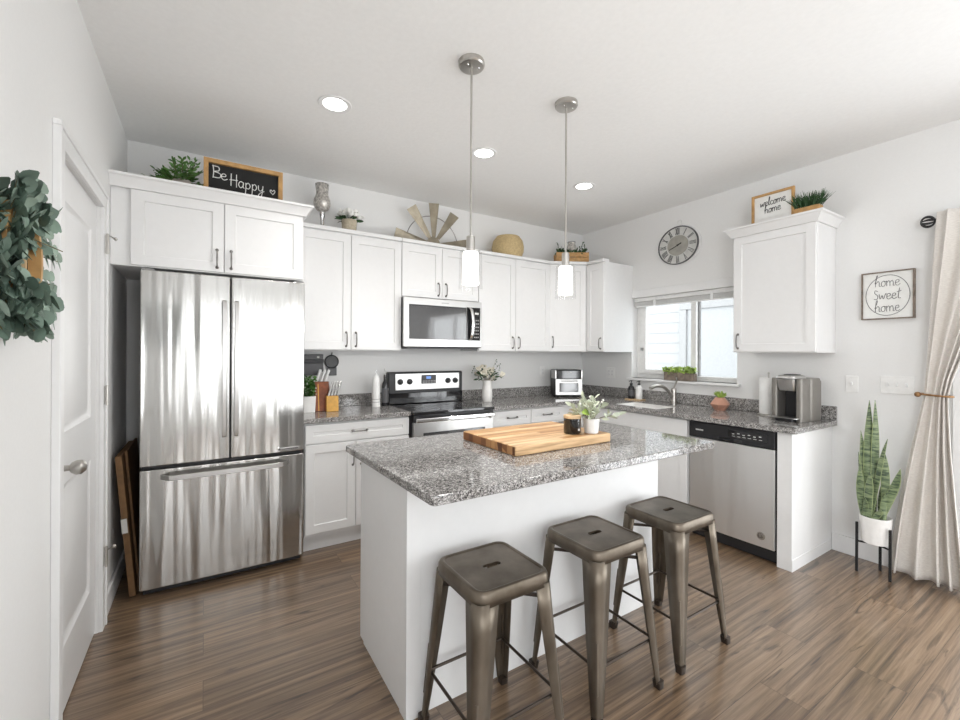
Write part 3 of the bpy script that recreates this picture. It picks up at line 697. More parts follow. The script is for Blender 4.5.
for x in (-0.27, 0.525): MB().box(x - 0.03, x + 0.03, 3.05, 3.15, 1.846, 1.855).build('hinge_cover', 'midgrey', t, 0.003, world=True)

# folded cartons in the gap beside the refrigerator
t = thing('cardboard_box', 'flattened brown cardboard box leaning in the gap beside the refrigerator, with a pale shipping label', 'cardboard box', (-0.36, 3.35, 0))
def slab_lean(p0, p1, depth, th):
    # lean in XZ, spans y
    dx, dz = p1[0] - p0[0], p1[1] - p0[1]; L = math.hypot(dx, dz); nx, nz = dz / L * th, -dx / L * th
    q = [(p0[0], p0[1]), (p0[0] + nx, p0[1] + nz), (p1[0] + nx, p1[1] + nz), (p1[0], p1[1])]
    mb_ = MB(); a = [mb_.v((x, depth[0], z)) for x, z in q]; b = [mb_.v((x, depth[1], z)) for x, z in q]
    mb_.face(a[::-1]); mb_.face(b)
    for i in range(4): mb_.face([a[i], a[(i + 1) % 4], b[(i + 1) % 4], b[i]])
    return mb_
slab_lean((-0.352, 0.006), (-0.418, 0.80), (3.10, 3.62), 0.030).build('panel', 'cardboard', t, 0.002, world=True)
slab_lean((-0.351, 0.37), (-0.357, 0.45), (3.094, 3.098), 0.026).build('label_sticker', 'paperlabel', t, world=True).location.x -= 0.033
t = thing('folded_carton', 'darker flattened carton behind the labelled cardboard box beside the refrigerator', 'cardboard box', (-0.325, 3.40, 0))
slab_lean((-0.318, 0.006), (-0.383, 0.82), (3.16, 3.60), 0.012).build('panel', 'cardboard', t, 0.002, world=True)

# ------------------------------------------------------------------ range
t = thing('range', 'stainless and black electric range with a glass cooktop', 'stove', (1.717, 3.36, 0))
rx0, rx1 = 1.342, 2.094
b_ = MB().box(rx0, rx1, 3.10, 3.64, 0.02, 0.905); b_.build('body', 'black', t, 0.003, world=True)
MB().box(rx0 - 0.0, rx1, 3.045, 3.585, 0.908, 0.930).build('cooktop', 'blackglass', t, 0.004, world=True)
for (x, y, r) in ((1.53, 3.20, 0.105), (1.53, 3.45, 0.08), (1.90, 3.20, 0.08), (1.90, 3.45, 0.105)):
    mb = MB().lathe([(r, 0), (r, 0.0006), (r - 0.003, 0.0006), (r - 0.003, 0)], (x, y, 0.9305), 'z', 40, False, False)
    mb.build('burner_ring', 'midgrey', t, world=True)
bg = MB().prism([(rx0 + 0.006, 3.585), (rx1 - 0.004, 3.585), (rx1 - 0.004, 3.655), (rx0 + 0.006, 3.655)], 0.93, 1.215).build('control_panel', 'black', t, 0.012, world=True)
def on_range(m_, n_, mt, par, bev=0):
    o = m_.build(n_, mt, par, bev); o.location = (-t.location.x, -t.location.y, 0); return o
on_range(MB().box(rx0 + 0.065, rx1 - 0.045, 3.577, 3.584, 1.055, 1.200), 'fascia', 'steelflat', bg, 0.004)
on_range(MB().box(1.655, 1.800, 3.570, 3.5765, 1.105, 1.185), 'display', 'darkgrey', bg, 0.002)
on_range(MB().box(1.700, 1.745, 3.566, 3.5695, 1.150, 1.173), 'clock_screen', 'displayblue', bg)
mb = MB()
for i in range(5):
    for j in range(2): mb.box(1.664 + i * 0.027, 1.684 + i * 0.027, 3.5675, 3.5698, 1.112 + j * 0.014, 1.121 + j * 0.014)
on_range(mb, 'buttons', 'midgrey', bg)
mb = MB()
for i in range(7): mb.box(1.700 + i * 0.008, 1.7055 + i * 0.008, 3.5755, 3.5775, 1.078, 1.085)
on_range(mb, 'badge_lettering', 'midgrey', bg)
for x in (1.452, 1.541, 1.925, 2.003):
    m_ = MB().lathe([(0.026, 0), (0.026, 0.006), (0.020, 0.009), (0.019, 0.024), (0.016, 0.026)], (x, 3.5765, 1.128), 'y', 20)
    m_.box(x - 0.004, x + 0.004, 3.545, 3.552, 1.108, 1.148); on_range(m_, 'knob', 'black', bg)
on_range(MB().box(rx0 + 0.012, rx1 - 0.01, 3.575, 3.584, 0.935, 1.03), 'lower_trim', 'blackglass', bg, 0.004)
od = MB().box(rx0 + 0.012, rx1 - 0.006, 3.052, 3.098, 0.225, 0.845).build('oven_door', 'steelflat', t, 0.005, world=True)
on_range(MB().box(rx0 + 0.012, rx1 - 0.006, 3.056, 3.098, 0.848, 0.904), 'top_trim', 'black', t)
on_range(MB().box(1.43, 2.00, 3.046, 3.0515, 0.42, 0.765), 'door_window', 'ovenglass', od, 0.02)
on_range(MB().box(rx0 + 0.015, rx1 - 0.01, 3.010, 3.030, 0.852, 0.884), 'handle', 'chrome', od, 0.008)
mb = MB()
for x in (rx0 + 0.04, rx1 - 0.035): mb.box(x - 0.012, x + 0.012, 3.028, 3.060, 0.835, 0.880)
on_range(mb, 'handle_bracket', 'steelflat', od, 0.003)
MB().box(rx0 + 0.012, rx1 - 0.006, 3.056, 3.098, 0.06, 0.215).build('storage_drawer', 'steelflat', t, 0.005, world=True)
MB().box(rx0 + 0.03, rx1 - 0.03, 3.13, 3.6, 0.0, 0.02).build('feet', 'black', t, world=True)

# microwave
t = thing('microwave', 'over-the-range microwave with a stainless frame and curved handle', 'microwave', (1.745, 3.45, 1.42))
mb = MB().box(1.373, 2.116, 3.300, 3.678, 1.432, 1.846).build('body', 'black', t, 0.004, world=True)
on = lambda m_, n_, mt, par=None, bev=0: (m_.build(n_, mt, t, bev, world=True) if par is None else _sub(m_, n_, mt, par, bev))
def _sub(m_, n_, mt, par, bev):
    o = m_.build(n_, mt, par, bev); o.location = tuple(-c for c in t.location); return o
mx0, mx1 = 1.356, 2.106
fr = on(MB().box(mx0, mx1, 3.272, 3.298, 1.437, 1.842), 'front_frame', 'steelflat', None, 0.004)
_sub(MB().box(mx0 + 0.045, mx1 - 0.165, 3.266, 3.2715, 1.500, 1.785), 'door_window', 'ovenglass', fr, 0.004)
_sub(MB().box(mx1 - 0.160, mx1 - 0.020, 3.266, 3.2715, 1.497, 1.790), 'control_pad', 'blackglass', fr, 0.003)
_sub(MB().box(mx0 + 0.058, mx1 - 0.178, 3.264, 3.2658, 1.770, 1.783), 'window_rim', 'black', fr, 0)
mb = MB()
for j in range(6):
    for i in range(3): mb.box(mx1 - 0.085 + i * 0.018, mx1 - 0.073 + i * 0.018, 3.2645, 3.2658, 1.52 + j * 0.03, 1.532 + j * 0.03)
_sub(mb, 'buttons', 'midgrey', fr, 0)
_sub(MB().box(mx1 - 0.078, mx1 - 0.038, 3.2642, 3.2657, 1.728, 1.746), 'display', 'paperlabel', fr, 0)
hp = [(mx1 - 0.128, 3.268, 1.785), (mx1 - 0.125, 3.245, 1.770), (mx1 - 0.118, 3.232, 1.72), (mx1 - 0.114, 3.226, 1.64), (mx1 - 0.118, 3.232, 1.565), (mx1 - 0.125, 3.245, 1.515), (mx1 - 0.128, 3.268, 1.500)]
rings = [[(x - 0.014, y, z), (x, y - 0.006, z), (x + 0.014, y, z), (x + 0.012, y + 0.008, z), (x - 0.012, y + 0.008, z)] for x, y, z in [tuple(v_) for v_ in smooth_line(hp, 4)]]
_sub(MB().rings(rings), 'handle', 'chrome', fr, 0)
mb = MB()
for i in range(8): mb.box(1.700 + i * 0.009, 1.7055 + i * 0.009, 3.270, 3.2725, 1.806, 1.813)
_sub(mb, 'badge_lettering', 'midgrey', fr, 0)
on(MB().box(1.40, 2.09, 3.31, 3.60, 1.422, 1.4315), 'underside_vent', 'darkgrey')

# ------------------------------------------------------------------ dishwasher (local x runs along the run, front at -y)
t = thing('dishwasher', 'stainless dishwasher with a black control strip under the counter', 'dishwasher', (3.175, 1.942, 0), -PI / 2)
MB().box(0.004, 0.604, 0.0, 0.57, 0.02, 0.880).build('body', 'black', t)
MB().box(0.004, 0.604, 0.03, 0.05, 0.0, 0.02).build('feet', 'black', t)
d = MB().prism([(0.010, 0.0), (0.010, -0.020)] + [(0.010 + 0.588 * i / 8, -0.022 - 0.006 * math.sin(PI * i / 8)) for i in range(9)] + [(0.598, 0.0)], 0.095, 0.755).build('door', 'dwsteel', t, 0.003)
cp = MB().box(0.008, 0.600, -0.026, 0.0, 0.760, 0.874).build('control_strip', 'black', t, 0.004)
MB().box(0.22, 0.40, -0.0295, -0.026, 0.763, 0.790).build('pocket_handle', 'blackglass', cp, 0.003)
MB().box(0.30, 0.56, -0.0280, -0.0262, 0.800, 0.850).build('panel_inset', 'blackglass', cp)
mb = MB()
for i in range(6): mb.box(0.33 + i * 0.035, 0.345 + i * 0.035, -0.0295, -0.0282, 0.822 + 0.006 * (i % 2), 0.828 + 0.006 * (i % 2))
for i in range(6): mb.box(0.33 + i * 0.035, 0.350 + i * 0.035, -0.0295, -0.0282, 0.808, 0.811)
mb.build('button_marks', 'paperlabel', cp)
mb = MB()
for i in range(6): mb.box(0.062 + i * 0.010, 0.069 + i * 0.010, -0.0275, -0.0262, 0.812, 0.822)
mb.build('badge_lettering', 'paperlabel', cp)
mb = MB().lathe([(0.026, 0), (0.026, 0.003), (0.020, 0.004)], (0.520, -0.0265, 0.17), 'y', 28); e = mb.build('emblem', 'nickel', d)
mb = MB()
for a0, r in ((0.4, 0.018), (2.6, 0.013), (4.6, 0.008)):
    mb.tube([(0.520 + r * math.cos(a0 + k * 0.28), -0.0315, 0.17 + r * math.sin(a0 + k * 0.28)) for k in range(14)], 0.0014, 5)
e2 = mb.build('emblem_mark', 'darkgrey', d)
MB().box(0.008, 0.600, 0.012, 0.03, 0.021, 0.092).build('kick_plate', 'black', t)

# ------------------------------------------------------------------ bar stools
def rsq(hw, r, z, n=6, off=(0, 0)):
    pts = []
    for cx, cy, a0 in ((1, 1, 0), (-1, 1, PI / 2), (-1, -1, PI), (1, -1, 3 * PI / 2)):
        for i in range(n + 1):
            a = a0 + PI / 2 * i / n; pts.append((off[0] + cx * (hw - r) + r * math.cos(a), off[1] + cy * (hw - r) + r * math.sin(a), z))
    return pts
def rsqe(hw, r, z, n=5, m=6):
    pts = []; c = rsq(hw, r, z, n)
    for i in range(len(c)):
        a, b = Vector(c[i]), Vector(c[(i + 1) % len(c)]); pts.append(tuple(a))
        if (a - b).length > hw * 0.8: pts += [tuple(a.lerp(b, k / (m + 1))) for k in range(1, m + 1)]
    return pts
def make_stool():
    t = thing('bar_stool', 'x', 'bar stool', (0, 0, 0), 0, 'backless metal counter stools at the island')
    ZS = 0.622; HW = 0.154
    slot = []
    for q in rsqe(HW - 0.020, 0.030, 0):
        a = math.atan2(q[1], q[0]); best = 0.013
        for k_ in range(200):                      # where the ray leaves the rounded slot
            rr_ = 0.0003 * k_; x_, y_ = rr_ * math.cos(a), rr_ * math.sin(a)
            if math.hypot(max(0, abs(x_) - 0.024), y_) <= 0.014: best = rr_
        slot.append((best * math.cos(a), best * math.sin(a), ZS - 0.003))
    m_ = MB()
    m_.rings([rsqe(HW + 0.003, 0.045, ZS - 0.046), rsqe(HW + 0.001, 0.043, ZS - 0.024), rsqe(HW, 0.042, ZS - 0.010), rsqe(HW - 0.004, 0.040, ZS - 0.002),
              rsqe(HW - 0.011, 0.036, ZS + 0.001), rsqe(HW - 0.018, 0.032, ZS - 0.001), rsqe(HW - 0.020, 0.030, ZS - 0.003), slot,
              [(x, y, ZS - 0.012) for x, y, z in slot]], False, False)
    m_.build('seat', 'bronze', t, solid=0.0015, angle=40)
    feet = 0.192
    for sx, sy in ((1, 1), (-1, 1), (-1, -1), (1, -1)):
        rings = []
        zs = [ZS - 0.035, 0.50, 0.30, 0.10, 0.03, 0.022]
        for z in zs:
            k = (ZS - 0.035 - z) / (ZS - 0.035)
            c = HW + 0.0015 + (feet - HW - 0.0015) * k
            wd = 0.026 + 0.052 * (1 - k) ** 0.8
            rc = 0.022 * (1 - k) + 0.009
            ring = []
            ring.append((c - wd, c)); 
            for i in range(6):
                a = PI / 2 * (1 - i / 5); ring.append((c - rc + rc * math.cos(a), c - rc + rc * math.sin(a)))
            ring.append((c, c - wd))
            rings.append([(sx * x, sy * y, z) for x, y in ring])
        lg = MB().rings(rings, False, False, closed=False).build('leg', 'bronze', t, solid=0.0022, angle=50)
        c = feet - 0.008
        MB().rings([rsq(0.016, 0.006, 0.0, 3, (sx * c, sy * c)), rsq(0.018, 0.006, 0.03, 3, (sx * (c - 0.002), sy * (c - 0.002)))]).build('foot_cap', 'bronzedark', lg)
        # embossed rib down the corner of the leg
        pts = []
        for z in (0.11, 0.13, 0.20, 0.28, 0.30):
            k = (ZS - 0.035 - z) / (ZS - 0.035); cc = HW + 0.0015 + (feet - HW - 0.0015) * k; rc = 0.022 * (1 - k) + 0.009
            e_ = cc - rc + rc * 0.7071 - 0.001; pts.append((sx * e_, sy * e_, z))
        MB().tube(smooth_line(pts, 3), [0.002 if i in (0, 12) else 0.0058 for i in range(13)], 8).build('rib', 'bronze', lg)
    zb = 0.20; k = (ZS - 0.035 - zb) / (ZS - 0.035); cb = HW + (feet - HW) * k - 0.012
    for a, b in (((-1, -1), (1, -1)), ((1, -1), (1, 1)), ((1, 1), (-1, 1)), ((-1, 1), (-1, -1))):
        MB().tube([(a[0] * cb, a[1] * cb, zb), (b[0] * cb, b[1] * cb, zb)], 0.0058, 8).build('stretcher', 'bronzedark', t)
    zc = 0.545; cc = HW - 0.012
    mb = MB(); mb.tube([(-cc, -cc, zc), (cc, cc, zc)], 0.007, 6); mb.tube([(-cc, cc, zc - 0.0145), (cc, -cc, zc - 0.0145)], 0.007, 6)
    mb.build('cross_brace', 'bronzedark', t)
    return t
st = make_stool()
for i, (x, y, lb) in enumerate(((0.882, 1.296, 'bronze metal bar stool nearest the camera, at the left end of the island'),
                                (1.416, 1.296, 'bronze metal bar stool in the middle of the three at the island'),
                                (1.938, 1.296, 'bronze metal bar stool farthest right, in front of the dishwasher'))):
    s_ = st if i == 0 else copy_tree(st)
    s_.location = (x, y, 0); s_['label'] = lb

# ------------------------------------------------------------------ pendants
def make_pendant():
    t = thing('pendant_lamp', 'x', 'pendant lamp', (0, 0, HC), 0, 'pendants over the island')
    MB().lathe([(0.063, 0.0), (0.063, -0.020), (0.058, -0.026), (0.02, -0.028)], (0, 0, 0), 'z', 32, True, True).build('canopy', 'nickel', t)
    mb = MB(); mb.ball((0.03, -0.02, -0.029), 0.005, 8, 6); mb.ball((-0.03, -0.015, -0.029), 0.005, 8, 6); mb.build('canopy_screw', 'chrome', t)
    MB().cyl((0, 0, -0.84), 0.0052, 0.83, seg=10).build('rod', 'nickel', t)
    MB().lathe([(0.021, -0.915), (0.021, -0.845), (0.018, -0.842), (0.006, -0.838)], (0, 0, 0), 'z', 20).build('socket', 'nickel', t)
    MB().lathe([(0.034, -0.918), (0.037, -0.922), (0.041, -1.070), (0.038, -1.075)], (0, 0, 0), 'z', 28).build('inner_shade', 'pendantglow', t)
    MB().lathe([(0.022, -0.912), (0.050, -0.914), (0.053, -0.920), (0.058, -1.100)], (0, 0, 0), 'z', 32, False, False).build('outer_glass', 'clearglass', t)
    return t
pd = make_pendant()
for i, (x, y, lb) in enumerate(((1.081, 1.782, 'brushed nickel pendant lamp with a lit glass shade, the left of the pair'),
                                (1.706, 1.785, 'brushed nickel pendant lamp with a lit glass shade, the right of the pair'))):
    p_ = pd if i == 0 else copy_tree(pd)
    p_.location = (x, y, HC); p_['label'] = lb
    l = bpy.data.lights.new('pendant_bulb', 'POINT'); l.energy = 9; l.shadow_soft_size = 0.05; l.color = (1, 0.97, 0.92)
    o = bpy.data.objects.new('pendant_bulb', l); C.objects.link(o); o.location = (x, y, HC - 1.14)

# ------------------------------------------------------------------ things on the island
bt = thing('cutting_board', 'large wooden butcher-block cutting board lying on the island', 'cutting board', (1.4985, 1.785, 0.9203), math.radians(0.5))
MB().box(-0.318, 0.318, -0.232, 0.232, 0, 0.046).build('board', 'butcher', bt, 0.006)
MB().box(-0.3195, -0.3175, -0.225, 0.225, 0.004, 0.042).build('end_grain', 'endgrain', bt)
BZ = 0.9203 + 0.0463
t = thing('candle', 'black glass candle jar with a pale wooden lid on the cutting board', 'candle', (1.640, 1.660, BZ))
MB().lathe([(0.042, 0), (0.045, 0.004), (0.045, 0.078), (0.041, 0.080)], (0, 0, 0), 'z', 32).build('jar', 'candle', t)
MB().lathe([(0.0455, 0.0805), (0.0455, 0.094), (0.043, 0.096)], (0, 0, 0), 'z', 32).build('lid', 'lid', t)
MB().box(-0.004, 0.008, -0.0462, -0.045, 0.018, 0.03).build('label_mark', 'paperlabel', t)
random.seed(4)
t = thing('potted_plant', 'sage-leaved plant in a small white pot beside the black candle', 'potted plant', (1.735, 1.615, BZ))
MB().lathe([(0.034, 0), (0.036, 0.002), (0.043, 0.078), (0.040, 0.078), (0.038, 0.066), (0.001, 0.066)], (0, 0, 0), 'z', 28).build('pot', 'white', t)
sm, lm, bm_ = MB(), MB(), MB()
for i in range(26):
    a = random.uniform(0, 2 * PI); el = random.uniform(0.25, 1.45); L = random.uniform(0.07, 0.125)
    d_ = Vector((math.cos(a) * math.cos(el), math.sin(a) * math.cos(el), math.sin(el)))
    p0 = Vector((0.015 * math.cos(a), 0.015 * math.sin(a), 0.066)); p1 = p0 + d_ * L
    sm.tube([p0, p0.lerp(p1, 0.5) + Vector((0, 0, 0.008)), p1], 0.0014, 4)
    for k in range(5):
        q = p0.lerp(p1, 0.45 + 0.14 * k); dd = d_ + Vector((random.uniform(-.9, .9), random.uniform(-.9, .9), random.uniform(-.3, .6)))
        lm.leaf(q, dd, random.uniform(0.035, 0.05), random.uniform(0.016, 0.024))
sm.build('stems', 'stem', t); lm.build('foliage', 'sage', t)
for i in range(7):
    a = random.uniform(0, 2 * PI); bm_.ball((0.06 * math.cos(a), 0.06 * math.sin(a), 0.13 + random.uniform(0, 0.05)), 0.006, 8, 5)
bm_.tube([(0, 0, 0.1), (-0.008, 0, 0.19)], 0.0012, 4); bm_.ball((-0.008, 0, 0.19), 0.008, 8, 5); bm_.build('buds', 'whitepetal', t)
MB().leaf((-0.02, -0.01, 0.11), (-0.8, -0.25, 0.15), 0.07, 0.04, (0.1, -0.8, 0.5)).build('lime_leaf', 'lime', t)

# ------------------------------------------------------------------ things on the left counter
CZ = CT1 + 0.0156
t = thing('potted_plant', 'bushy green plant in a square white planter beside the knife block', 'potted plant', (0.655, 3.46, CZ))
MB().rings([rsq(0.050, 0.006, 0, 3), rsq(0.055, 0.006, 0.12, 3), rsq(0.049, 0.006, 0.12, 3), rsq(0.048, 0.006, 0.105, 3)]).build('pot', 'white', t)
lm, wm = MB(), MB()
for i in range(150):
    a = random.uniform(0, 2 * PI); r = random.uniform(0.0, 0.05); z = random.uniform(0.11, 0.27)
    lm.leaf((r * math.cos(a), r * math.sin(a), z), (math.cos(a), math.sin(a), random.uniform(-0.3, 1)), random.uniform(0.03, 0.045), 0.022)
lm.tube([(0, 0, 0.1), (0, 0, 0.2)], 0.004, 5)
lm.build('foliage', 'green', t)
for i in range(14):
    a = random.uniform(0, 2 * PI); wm.ball((0.068 * math.cos(a), 0.068 * math.sin(a), random.uniform(0.13, 0.25)), 0.005, 6, 4)
wm.build('blossoms', 'whitepetal', t)
t = thing('knife_block', 'slanted wooden knife block holding knives with steel handles', 'knife block', (0.818, 3.44, CZ), math.radians(-6))
# big dark block behind, smaller honey block in front
MB().xprism([(-0.02, 0), (0.10, 0), (0.155, 0.17), (0.055, 0.225)], -0.105, 0.0).build('dark_block', ['mahogany'], t, 0.004)
MB().xprism([(-0.070, 0), (-0.021, 0), (-0.005, 0.118), (-0.058, 0.118)], -0.032, 0.056).build('front_block', 'knifewood', t, 0.003)
MB().xprism([(-0.0235, 0.004), (-0.0215, 0.004), (0.045, 0.2), (0.043, 0.205)], -0.085, -0.078).build('inlay', 'knifewood', t)
def knife(n, x, y, z, L, tip=(0, 0.35, 0.94), mtl='steelflat', r=0.008):
    k = thing(n, 'steel handled kitchen knife standing in the knife block', 'knife', (t.location.x + x, t.location.y + y, t.location.z + z), 0, 'knives in the knife block')
    k.rotation_euler = (0, 0, 0)
    d_ = Vector(tip).normalized()
    m_ = MB().tube([Vector((0, 0, 0)), d_ * L * 0.1, d_ * L * 0.5, d_ * L * 0.9, d_ * L], [r * 0.75, r, r * 0.85, r * 1.1, r * 0.8], 8); m_.build('handle', mtl, k)
    MB().tube([Vector((0, 0, 0)) - d_ * 0.03, Vector((0, 0, 0)) + d_ * 0.004], [0.002, 0.006], 6).build('blade', 'chrome', k)
    return k
for i in range(4): knife('steak_knife', -0.018 + i * 0.022, -0.032, 0.1185, 0.088, (0.30, 0.28, 0.85), r=0.0088)
for i in range(4): knife('steak_knife', -0.008 + i * 0.022, -0.012, 0.1265, 0.105, (0.30, 0.28, 0.85), r=0.0088)
for i, (x, y, z) in enumerate(((-0.085, 0.09, 0.213), (-0.05, 0.09, 0.213), (-0.018, 0.10, 0.209), (-0.07, 0.125, 0.194), (-0.03, 0.13, 0.19))):
    knife('chef_knife', x, y, z, 0.11, (0.30, 0.05, 0.85), 'whiteplastic', r=0.011)
for o in C.objects:
    if o.name.startswith('steak_knife'): o['label'] = 'small steak knife with a slim steel handle in the honey coloured front block'; o['group'] = 'steak knives in the front block'
    if o.name.startswith('chef_knife'): o['label'] = 'large knife with a pale handle in the dark rear part of the knife block'; o['group'] = 'large knives in the rear block'
t = thing('wall_organizer', 'dark grey wall-mounted metal holder above the green plant by the refrigerator', 'wall organizer', (0.72, 3.645, 1.205))
MB().box(-0.10, 0.095, 0.0, 0.034, 0, 0.165).build('back_tray', 'darkgrey', t, 0.004)
MB().box(-0.10, 0.095, -0.02, -0.001, 0.10, 0.125).build('ledge', 'blackmetal', t, 0.003)
MB().box(-0.095, 0.088, -0.016, -0.001, 0.0, 0.092).build('front_pocket', 'darkgrey', t, 0.004)
MB().box(0.045, 0.062, -0.006, -0.001, 0.135, 0.15).build('tag', 'paperlabel', t)
t = thing('measuring_cup', 'round black measuring cup hanging on the wall above the knife block', 'measuring cup', (0.885, 3.655, 1.31))
MB().lathe([(0.054, 0), (0.056, 0.006), (0.056, 0.022), (0.050, 0.026), (0.048, 0.018), (0.002, 0.016)], (0, 0.022, 0), 'y', 32).build('cup', 'black', t)
MB().box(-0.038, 0.040, 0.004, 0.022, -0.115, -0.045).build('lower_holder', 'darkgrey', t, 0.003)
MB().tube([(0.003, 0.018, 0.055), (0.003, 0.012, 0.075)], 0.004, 6).build('hook', 'black', t)
t = thing('wine_opener', 'tall white electric bottle opener with grey bands left of the range', 'bottle opener', (1.206, 3.50, CZ))
MB().lathe([(0.034, 0), (0.034, 0.200), (0.030, 0.235), (0.012, 0.265), (0.010, 0.272)], (0, 0, 0), 'z', 24).build('body', 'whiteplastic', t)
MB().lathe([(0.0345, 0.038), (0.0345, 0.042)], (0, 0, 0), 'z', 24, False, False).build('band', 'midgrey', t)
MB().lathe([(0.0345, 0.062), (0.0345, 0.066)], (0, 0, 0), 'z', 24, False, False).build('band', 'midgrey', t)
MB().cyl((0, 0, 0.272), 0.004, 0.03).build('spout', 'chrome', t)
t = thing('oil_bottle', 'dark glass oil bottle with a pour spout against the range', 'bottle', (1.289, 3.51, CZ))
MB().lathe([(0.029, 0), (0.030, 0.004), (0.030, 0.165), (0.026, 0.19), (0.013, 0.215), (0.012, 0.265)], (0, 0, 0), 'z', 24).build('body', 'blackglass', t)
MB().lathe([(0.0303, 0.03), (0.0303, 0.15)], (0, 0, 0), 'z', 24, False, False).build('label', 'darkgrey', t)
MB().tube([(0, 0, 0.266), (0, 0, 0.29), (-0.008, 0, 0.315)], 0.0035, 6).build('spout', 'chrome', t)

# vase of flowers right of the range
CZ = CT1 + 0.0006
t = thing('flower_vase', 'white ceramic jug vase with cream flowers right of the range', 'vase of flowers', (2.292, 3.46, CZ))
MB().lathe([(0.040, 0), (0.044, 0.004), (0.050, 0.05), (0.048, 0.12), (0.043, 0.17), (0.046, 0.205), (0.042, 0.205), (0.038, 0.17), (0.001, 0.16)], (0, 0, 0), 'z', 28).build('vase', 'white', t)
fm, lm, sm = MB(), MB(), MB()
for i in range(26):
    a = random.uniform(0, 2 * PI); el = random.uniform(0.35, 1.5); L = random.uniform(0.07, 0.155)
    d_ = Vector((math.cos(a) * math.cos(el), math.sin(a) * math.cos(el), math.sin(el))); p1 = Vector((0, 0, 0.19)) + d_ * L
    sm.tube([(0, 0, 0.17), p1], 0.0015, 4)
    if i % 2:
        for k in range(7):
            aa = k * 0.9; dd = d_ + Vector((math.cos(aa), math.sin(aa), 0.4 * math.sin(3 * aa))) * 0.9
            fm.leaf(p1, dd, 0.036, 0.030, None, -0.5, 0.3)
        fm.ball(p1, 0.016, 8, 6)
    for k in range(3): lm.leaf(p1 * 0.9 + Vector((0, 0, 0.01)), d_ + Vector((random.uniform(-1, 1), random.uniform(-1, 1), random.uniform(-0.6, 0.6))), 0.05, 0.018)
for dx, dz in ((-0.16, 0.34), (0.10, 0.40), (0.14, 0.36)):
    sm.tube([(0, 0, 0.18), (dx * 0.5, 0, 0.27), (dx, 0, dz)], 0.0014, 4)
    for k in range(4): lm.ball((dx + random.uniform(-.015, .015), random.uniform(-.01, .01), dz - k * 0.02), 0.006, 6, 4)
sm.build('stems', 'stem', t); fm.build('blossoms', 'cream', t); lm.build('foliage', 'darkgreen', t)

# air fryer in the corner
t = thing('air_fryer_oven', 'stainless and black countertop air fryer oven in the corner', 'air fryer', (3.330, 3.470, CZ), math.radians(-28))
fw = 0.148
bd = MB().box(-fw, fw, -0.105, 0.105, 0.014, 0.292).build('body', 'black', t, 0.016)
MB().box(-fw + 0.012, fw - 0.012, -0.112, -0.1055, 0.195, 0.282).build('control_panel', 'blackglass', t, 0.004)
fd = MB(); holed(fd, -fw + 0.004, fw - 0.004, 0.022, 0.190, [(-fw + 0.045, fw - 0.045, 0.055, 0.150)], lambda a, b, c, d: fd.box(a, b, -0.118, -0.1055, c, d))
fd = fd.build('door', 'steelflat', t, 0.002)
MB().box(-fw + 0.045, fw - 0.045, -0.112, -0.108, 0.055, 0.150).build('door_window', 'ovenglass', fd)
MB().tube([(-0.09, -0.118, 0.170), (-0.09, -0.138, 0.172), (0.09, -0.138, 0.172), (0.09, -0.118, 0.170)], 0.005, 8).build('handle', 'chrome', fd)
mb = MB(); mb.box(-fw - 0.001, -fw + 0.013, -0.114, 0.06, 0.195, 0.283); mb.box(fw - 0.013, fw + 0.001, -0.114, 0.06, 0.195, 0.283); mb.build('side_trim', 'steelflat', t, 0.002)
mb = MB()
for i in range(7): mb.box(-0.03 + i * 0.009, -0.024 + i * 0.009, -0.1135, -0.112, 0.262, 0.269)
mb.build('badge_lettering', 'paperlabel', t)
mb = MB()
for sx in (-0.11, 0.11):
    for sy in (-0.08, 0.08): mb.cyl((sx, sy, 0), 0.012, 0.014, seg=10)
mb.build('feet', 'black', t)

# soap bottles, faucet, copper planter
def bottle(name, label, x, y, body_m, label_m):
    t = thing(name, label, 'soap bottle', (x, y, CZ), 0)
    MB().lathe([(0.030, 0), (0.032, 0.004), (0.032, 0.105), (0.026, 0.122), (0.013, 0.132), (0.013, 0.142)], (0, 0, 0), 'z', 24).build('body', body_m, t)
    MB().lathe([(0.0325, 0.03), (0.0325, 0.09)], (0, 0, 0), 'z', 24, False, False).build('label', label_m, t)
    mb = MB().lathe([(0.015, 0.142), (0.015, 0.155), (0.005, 0.158), (0.005, 0.175), (0.011, 0.176), (0.011, 0.184)], (0, 0, 0), 'z', 16)
    mb.tube([(0, 0, 0.18), (-0.03, 0.0, 0.178), (-0.034, 0, 0.170)], 0.0035, 6); mb.build('pump', 'black', t)
tr = MB().box(-0.055, 0.055, -0.085, 0.085, 0, 0.010).build('soap_tray', 'lid', None, 0.003)
tag(tr, 'small wooden tray under the two soap bottles beside the sink', 'tray'); tr.location = (3.665, 2.83, CZ)
CZs = CZ; CZ = CZ + 0.0105
bottle('soap_bottle', 'black pump soap bottle beside the sink', 3.655, 2.868, 'black', 'darkgrey')
bottle('soap_bottle', 'white pump soap bottle standing right of the black one', 3.675, 2.790, 'whiteplastic', 'paper')
CZ = CZs
t = thing('faucet', 'brushed nickel single-lever kitchen faucet behind the sink', 'faucet', (3.690, 2.420, CZ))
MB().lathe([(0.030, 0), (0.030, 0.006), (0.024, 0.012), (0.022, 0.10), (0.024, 0.13), (0.020, 0.145), (0.004, 0.150)], (0, 0, 0), 'z', 24).build('body', 'nickel', t)
MB().tube(smooth_line([(-0.01, 0.004, 0.06), (-0.06, 0.015, 0.12), (-0.13, 0.03, 0.165), (-0.21, 0.045, 0.170), (-0.27, 0.058, 0.150)], 5), [0.014] * 12 + [0.015] * 6 + [0.017] * 3, 12).build('spout', 'nickel', t)
